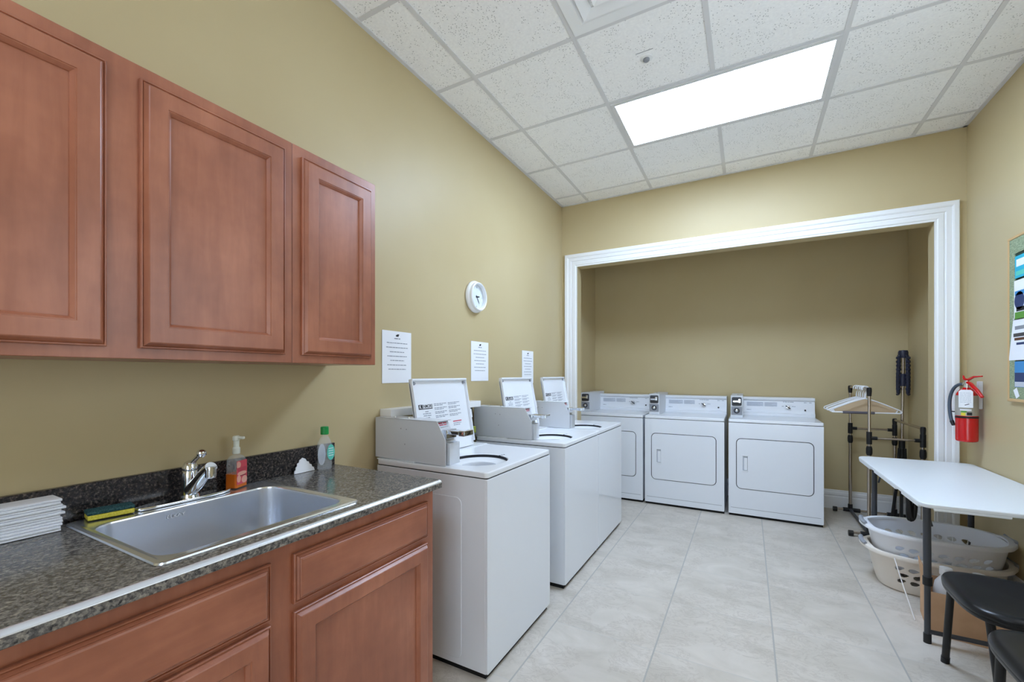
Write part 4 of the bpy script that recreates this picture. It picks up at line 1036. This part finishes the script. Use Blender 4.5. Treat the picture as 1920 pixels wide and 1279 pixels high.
b = mb('card').prism([(0.004, 0), (BD - 0.004, 0), (BD - 0.02, 0.09), (0.02, 0.09)], 'YZ', 0, th, xf=bxf @ Matrix.Translation((BW - th, 0, BH + 0.0005)) @ Matrix.Rotation(math.radians(10), 4, 'Y'))
b.build('flap', t, smooth=0)
def jug(u, v, label, r=0.045, H=0.26):
    p = bxf @ Vector((u, v, 0.0065))
    t = thing('jug', label, 'jug', p, 'white jugs in the cardboard box')
    mb('plastic').lathe([(0, 0), (r - 0.004, 0), (r, 0.005), (r, H * 0.62), (r * 0.85, H * 0.76), (r * 0.42, H * 0.86), (r * 0.42, H * 0.9), (0, H * 0.9)], p, seg=28, sx=1.0, sy=0.8).build('body', t)
    mb('plastic').lathe([(0, H * 0.88), (r * 0.5, H * 0.88), (r * 0.5, H * 0.99), (0, H)], p, seg=20).build('cap', t)
jug(0.075, 0.075, 'white plastic jug at the front left inside the cardboard box', 0.050, 0.325)
jug(0.21, 0.16, 'white plastic jug in the middle of the cardboard box', 0.05, 0.295)
jug(0.325, 0.18, 'white plastic jug at the wall end of the cardboard box', 0.044, 0.25)

# ------------------------------------------------------------------ chairs
def chair(px, py, rot, label, leg_off=0.0):
    t = thing('chair', label, 'chair', (px, py, 0), 'black vinyl chairs by the right wall')
    X = Matrix.Translation((px, py, 0)) @ Matrix.Rotation(rot, 4, 'Z')
    # seat outline: local +x is the back; bowed front, tapered rear
    def outline(k, z, n=56):
        pts = []
        for j in range(n):
            a = 2 * PI * j / n; c, s = math.cos(a), math.sin(a); e = 2.0 / 3.4
            x = 0.205 * math.copysign(abs(c) ** e, c); y = 0.232 * math.copysign(abs(s) ** e, s)
            y *= 1.0 - 0.16 * (x + 0.205) / 0.41
            pts.append((x * k, y * k, z))
        return pts
    b = mb('vinyl').quads([[(0, 0, 0.408)] * 56, outline(0.97, 0.408), outline(0.985, 0.410), outline(0.995, 0.420), outline(0.985, 0.424), outline(1.0, 0.428), outline(1.0, 0.438), outline(0.975, 0.449), outline(0.90, 0.4545), outline(0.80, 0.4535), outline(0.62, 0.449), outline(0.3, 0.446), [(0, 0, 0.4455)] * 56], close_u=True, xf=X)
    b.build('seat', t, smooth=60)
    for sx_, sy_ in ((-1, 1), (-1, -1), (1, 1), (1, -1)):
        top = (sx_ * 0.150, sy_ * (0.172 if sx_ < 0 else 0.150), 0.410)
        bot = (sx_ * 0.150 + (0.01 if sx_ < 0 else 0.05), sy_ * ((0.275 if sx_ < 0 else 0.185) + leg_off * (1 if sx_ < 0 else 0)), 0.0)
        lg = mb('black').tube([bot, top], 0.0135, 14, xf=X).build('leg', t)
        v = Vector(top) - Vector(bot); v.normalize()
        mb('black').tube([Vector(bot) + Vector((0, 0, 0.0)), Vector(bot) + v * 0.03], 0.0155, 14, xf=X).build('foot', lg)
    for s_ in (-1, 1): mb('dsteel').tube(bez((0.150, s_ * 0.150, 0.405), (0.20, s_ * 0.150, 0.42), (0.205, s_ * 0.148, 0.55), (0.232, s_ * 0.145, 0.62), 8), 0.011, 12, xf=X).build('back_post', t)
    b = mb('vinyl').prism(rrect(-0.175, 0.175, 0.585, 0.70, 0.035), 'YZ', 0.215, 0.243, 0.008, 3, xf=X)
    b.build('backrest', t)
    return t
chair(0.938, 2.420, math.radians(0), 'black vinyl padded chair with dark steel legs, nearer the folding table')
chair(0.905, 1.905, math.radians(0), 'black vinyl padded chair at the bottom right corner of the view', -0.05)

# ------------------------------------------------------------------ garment rack
t = thing('garment_rack', 'two level chrome garment rack with black joints in the alcove corner', 'rack', (1.0, 4.75, 0))
LXa, RXa, YBk, YFr = 0.862, 1.188, 5.165, 4.435
LZ, RZ_, CZr = 1.205, 0.905, 0.812
def post(x, y, ztop, name='post'):
    b = mb('rack_metal').tube([(x, y, 0.055), (x, y, 0.70)], 0.0135, 14).tube([(x, y, 0.70), (x, y, ztop)], 0.0105, 14)
    p = b.build(name, t)
    j = mb('black').tube([(x, y, 0.672), (x, y, 0.69), (x, y, 0.725), (x, y, 0.745)], [0.016, 0.021, 0.021, 0.017], 16)
    j.tube([(x, y, CZr - 0.05), (x, y, CZr + 0.05)], 0.0185, 16)
    d = 1 if x == LXa else -1
    j.tube([(x, y, CZr), (x + d * 0.05, y, CZr)], 0.0145, 14)
    j.build('joint', p)
    k = mb('black').tube([(x, y, ztop - 0.055), (x, y, ztop - 0.012), (x, y + (0.01 if y == YFr else -0.01) * 0, ztop + 0.008)], [0.0145, 0.018, 0.016], 14)
    k.lathe([(0, -0.02), (0.014, -0.016), (0.0185, 0), (0.014, 0.014), (0, 0.017)], (x, y, ztop), seg=16)
    k.build('top_elbow', p)
    bt = mb('black').tube([(x, y, 0.0245), (x, y, 0.085)], 0.0185, 14); bt.build('base_socket', p)
    return p
for x, zt in ((LXa, LZ), (RXa, RZ_)):
    for y in (YBk, YFr): post(x, y, zt)
b = mb('rack_metal').tube([(LXa, YBk, LZ), (LXa, YFr, LZ)], 0.0105, 14); b.build('upper_rail', t)
mb('rack_metal').tube([(RXa, YBk, RZ_), (RXa, YFr, RZ_)], 0.0105, 14).build('lower_rail', t)
for y in (YBk, YFr): mb('rack_metal').tube([(LXa + 0.045, y, CZr), (RXa - 0.045, y, CZr)], 0.009, 14).build('crossbar', t)
for y in (YBk, YFr):
    fb = mb('rack_metal').tube([(0.742, y, 0.030), (1.262, y, 0.030)], 0.0105, 14).build('foot_bar', t)
    for x in (0.742, 1.262): mb('black').tube([(x - 0.014, y, 0.024), (x + 0.018, y, 0.024)], 0.0225, 14).build('end_cap', fb)
    mb('black').tube([(LXa - 0.055, y, 0.030), (LXa + 0.075, y, 0.030)], 0.0185, 14).build('foot_socket', fb)
    mb('black').tube([(RXa - 0.055, y, 0.030), (RXa + 0.050, y, 0.030)], 0.0185, 14).build('foot_socket', fb)
mb('dsteel').tube([(LXa, YBk, 0.034), (LXa, YFr, 0.034)], 0.0125, 14).build('base_bar', t)

# hangers on the upper rail
def hanger(y, tilt, label, drop=0.0, cover=False, foam=False):
    t = thing('clothes_hanger', label, 'hanger', (LXa, y, LZ), 'white plastic hangers on the upper rail')
    r = 0.0045; W_ = 0.232; zc = LZ + 0.0155
    X = Matrix.Translation((LXa, y, zc)) @ Matrix.Rotation(tilt, 4, 'Z')
    hk = []
    for k in range(15):
        a = math.radians(205 - 225 * k / 14 - 0); hk.append((0.021 * math.cos(a) * 1.0, 0, 0.021 * math.sin(a) - 0.021 + 0.005))
    hk = [(0.0215 * math.cos(math.radians(a)), 0, -0.0155 + 0.0215 * math.sin(math.radians(a))) for a in range(200, -41, -15)]
    hk += [(0.004, 0, -0.050), (0.0, 0, -0.075), (0, 0, -0.098)]
    mb('plastic').tube(hk, r, 10, xf=X).build('hook', t)
    zt, zb = -0.096, -0.215
    lp = bez((0, 0, zt), (0.06, 0, zt - 0.012), (W_ * 0.7, 0, zb + 0.055), (W_, 0, zb + 0.022), 9) + bez((W_ + 0.006, 0, zb + 0.012), (W_ + 0.006, 0, zb), (W_ - 0.004, 0, zb), (W_ - 0.02, 0, zb), 4)
    lp2 = [(-p[0], p[1], p[2]) for p in reversed(lp)]
    mb('plastic').tube([tuple(p) for p in lp] + [tuple(p) for p in lp2][:-1], r, 10, closed=True, xf=X).build('frame', t)
    if foam: mb('foam').tube([(-0.155, 0, zb), (0.06, 0, zb)], 0.011, 14, xf=X).build('foam_sleeve', t)
    if cover:
        mb('tan').prism([(0, zt - 0.006), (0.10, zt - 0.035), (W_ - 0.02, zb + 0.026), (W_ - 0.03, zb + 0.003), (-W_ + 0.03, zb + 0.003), (-W_ + 0.02, zb + 0.026), (-0.10, zt - 0.035)], 'XZ', -0.0012, 0.0012, xf=X).build('paper_cover', t, smooth=0)
hs = [(4.560, 0.10, 'white plastic hanger nearest the front post with a grey foam sleeve', False, True),
      (4.600, 0.04, 'white plastic hanger with a tan paper cover behind the foam sleeved one', True, False),
      (4.665, 0.13, None, False, False), (4.745, -0.02, None, False, False), (4.815, 0.09, None, False, False),
      (4.90, -0.04, 'white plastic hanger farthest back on the upper rail', False, False)]
for y, tl, lab, cv, fo in hs:
    hanger(y, tl, lab or 'white plastic hanger in the middle of the bunch on the rail', cover=cv, foam=fo)

# folded tripod clothes dryer leaning in the corner behind the rack
tx_, ty_ = 1.232, 5.085
t = thing('folded_drying_stand', 'folded dark blue umbrella style drying stand in the alcove corner', 'drying stand', (tx_, ty_, 0))
mb('rack_metal').tube([(tx_ - 0.02, ty_, 0.02), (tx_, ty_ + 0.015, 1.50)], 0.0115, 14).build('pole', t)
b = mb('navy').lathe([(0, 1.475), (0.030, 1.475), (0.036, 1.490), (0.036, 1.528), (0.030, 1.542), (0, 1.546)], (tx_, ty_ + 0.015, 0), seg=28); b.build('hub', t)
for k in range(4):
    a = math.radians(25 + 90 * k); dx_, dy_ = math.cos(a), math.sin(a)
    pts = []
    for i in range(13):
        f = i / 12; rr = 0.036 + 0.012 * math.sin(f * 2.2); pts.append((tx_ + dx_ * rr, ty_ + 0.015 + dy_ * rr, 1.500 - 0.345 * f))
    b = mb('navy').tube(pts, 0.0115, 8)
    for i in range(9):
        zz = 1.475 - 0.035 * i; b.box(tx_ + dx_ * 0.045 - 0.013, tx_ + dx_ * 0.045 + 0.013, ty_ + 0.015 + dy_ * 0.045 - 0.013, ty_ + 0.015 + dy_ * 0.045 + 0.013, zz - 0.011, zz + 0.011, 0.004, 1)
    hk = [(tx_ + dx_ * 0.043, ty_ + 0.015 + dy_ * 0.043, 1.160), (tx_ + dx_ * 0.046, ty_ + 0.015 + dy_ * 0.046, 1.146), (tx_ + dx_ * 0.052, ty_ + 0.015 + dy_ * 0.052, 1.140), (tx_ + dx_ * 0.058, ty_ + 0.015 + dy_ * 0.058, 1.150)]
    b.tube(hk, 0.006, 8); b.build('arm', t)
mb('navy').tube([(tx_ - 0.006, ty_ + 0.01, 1.22), (tx_ - 0.003, ty_ + 0.012, 1.33)], 0.024, 18).build('slider', t)
mb('black').tube([(tx_ - 0.012, ty_ + 0.006, 0.58), (tx_ - 0.010, ty_ + 0.008, 0.74)], 0.023, 18).build('leg_collar', t)
for k in range(3):
    a = math.radians(200 + 60 * k); dx_, dy_ = math.cos(a), math.sin(a)
    b = mb('black').tube([(tx_ - 0.012 + dx_ * 0.020, ty_ + dy_ * 0.020, 0.66), (tx_ - 0.016 + dx_ * 0.035, ty_ + dy_ * 0.035, 0.34), (tx_ - 0.02 + dx_ * 0.075, ty_ + dy_ * 0.075, 0.012)], [0.013, 0.012, 0.011], 12)
    b.build('leg', t)
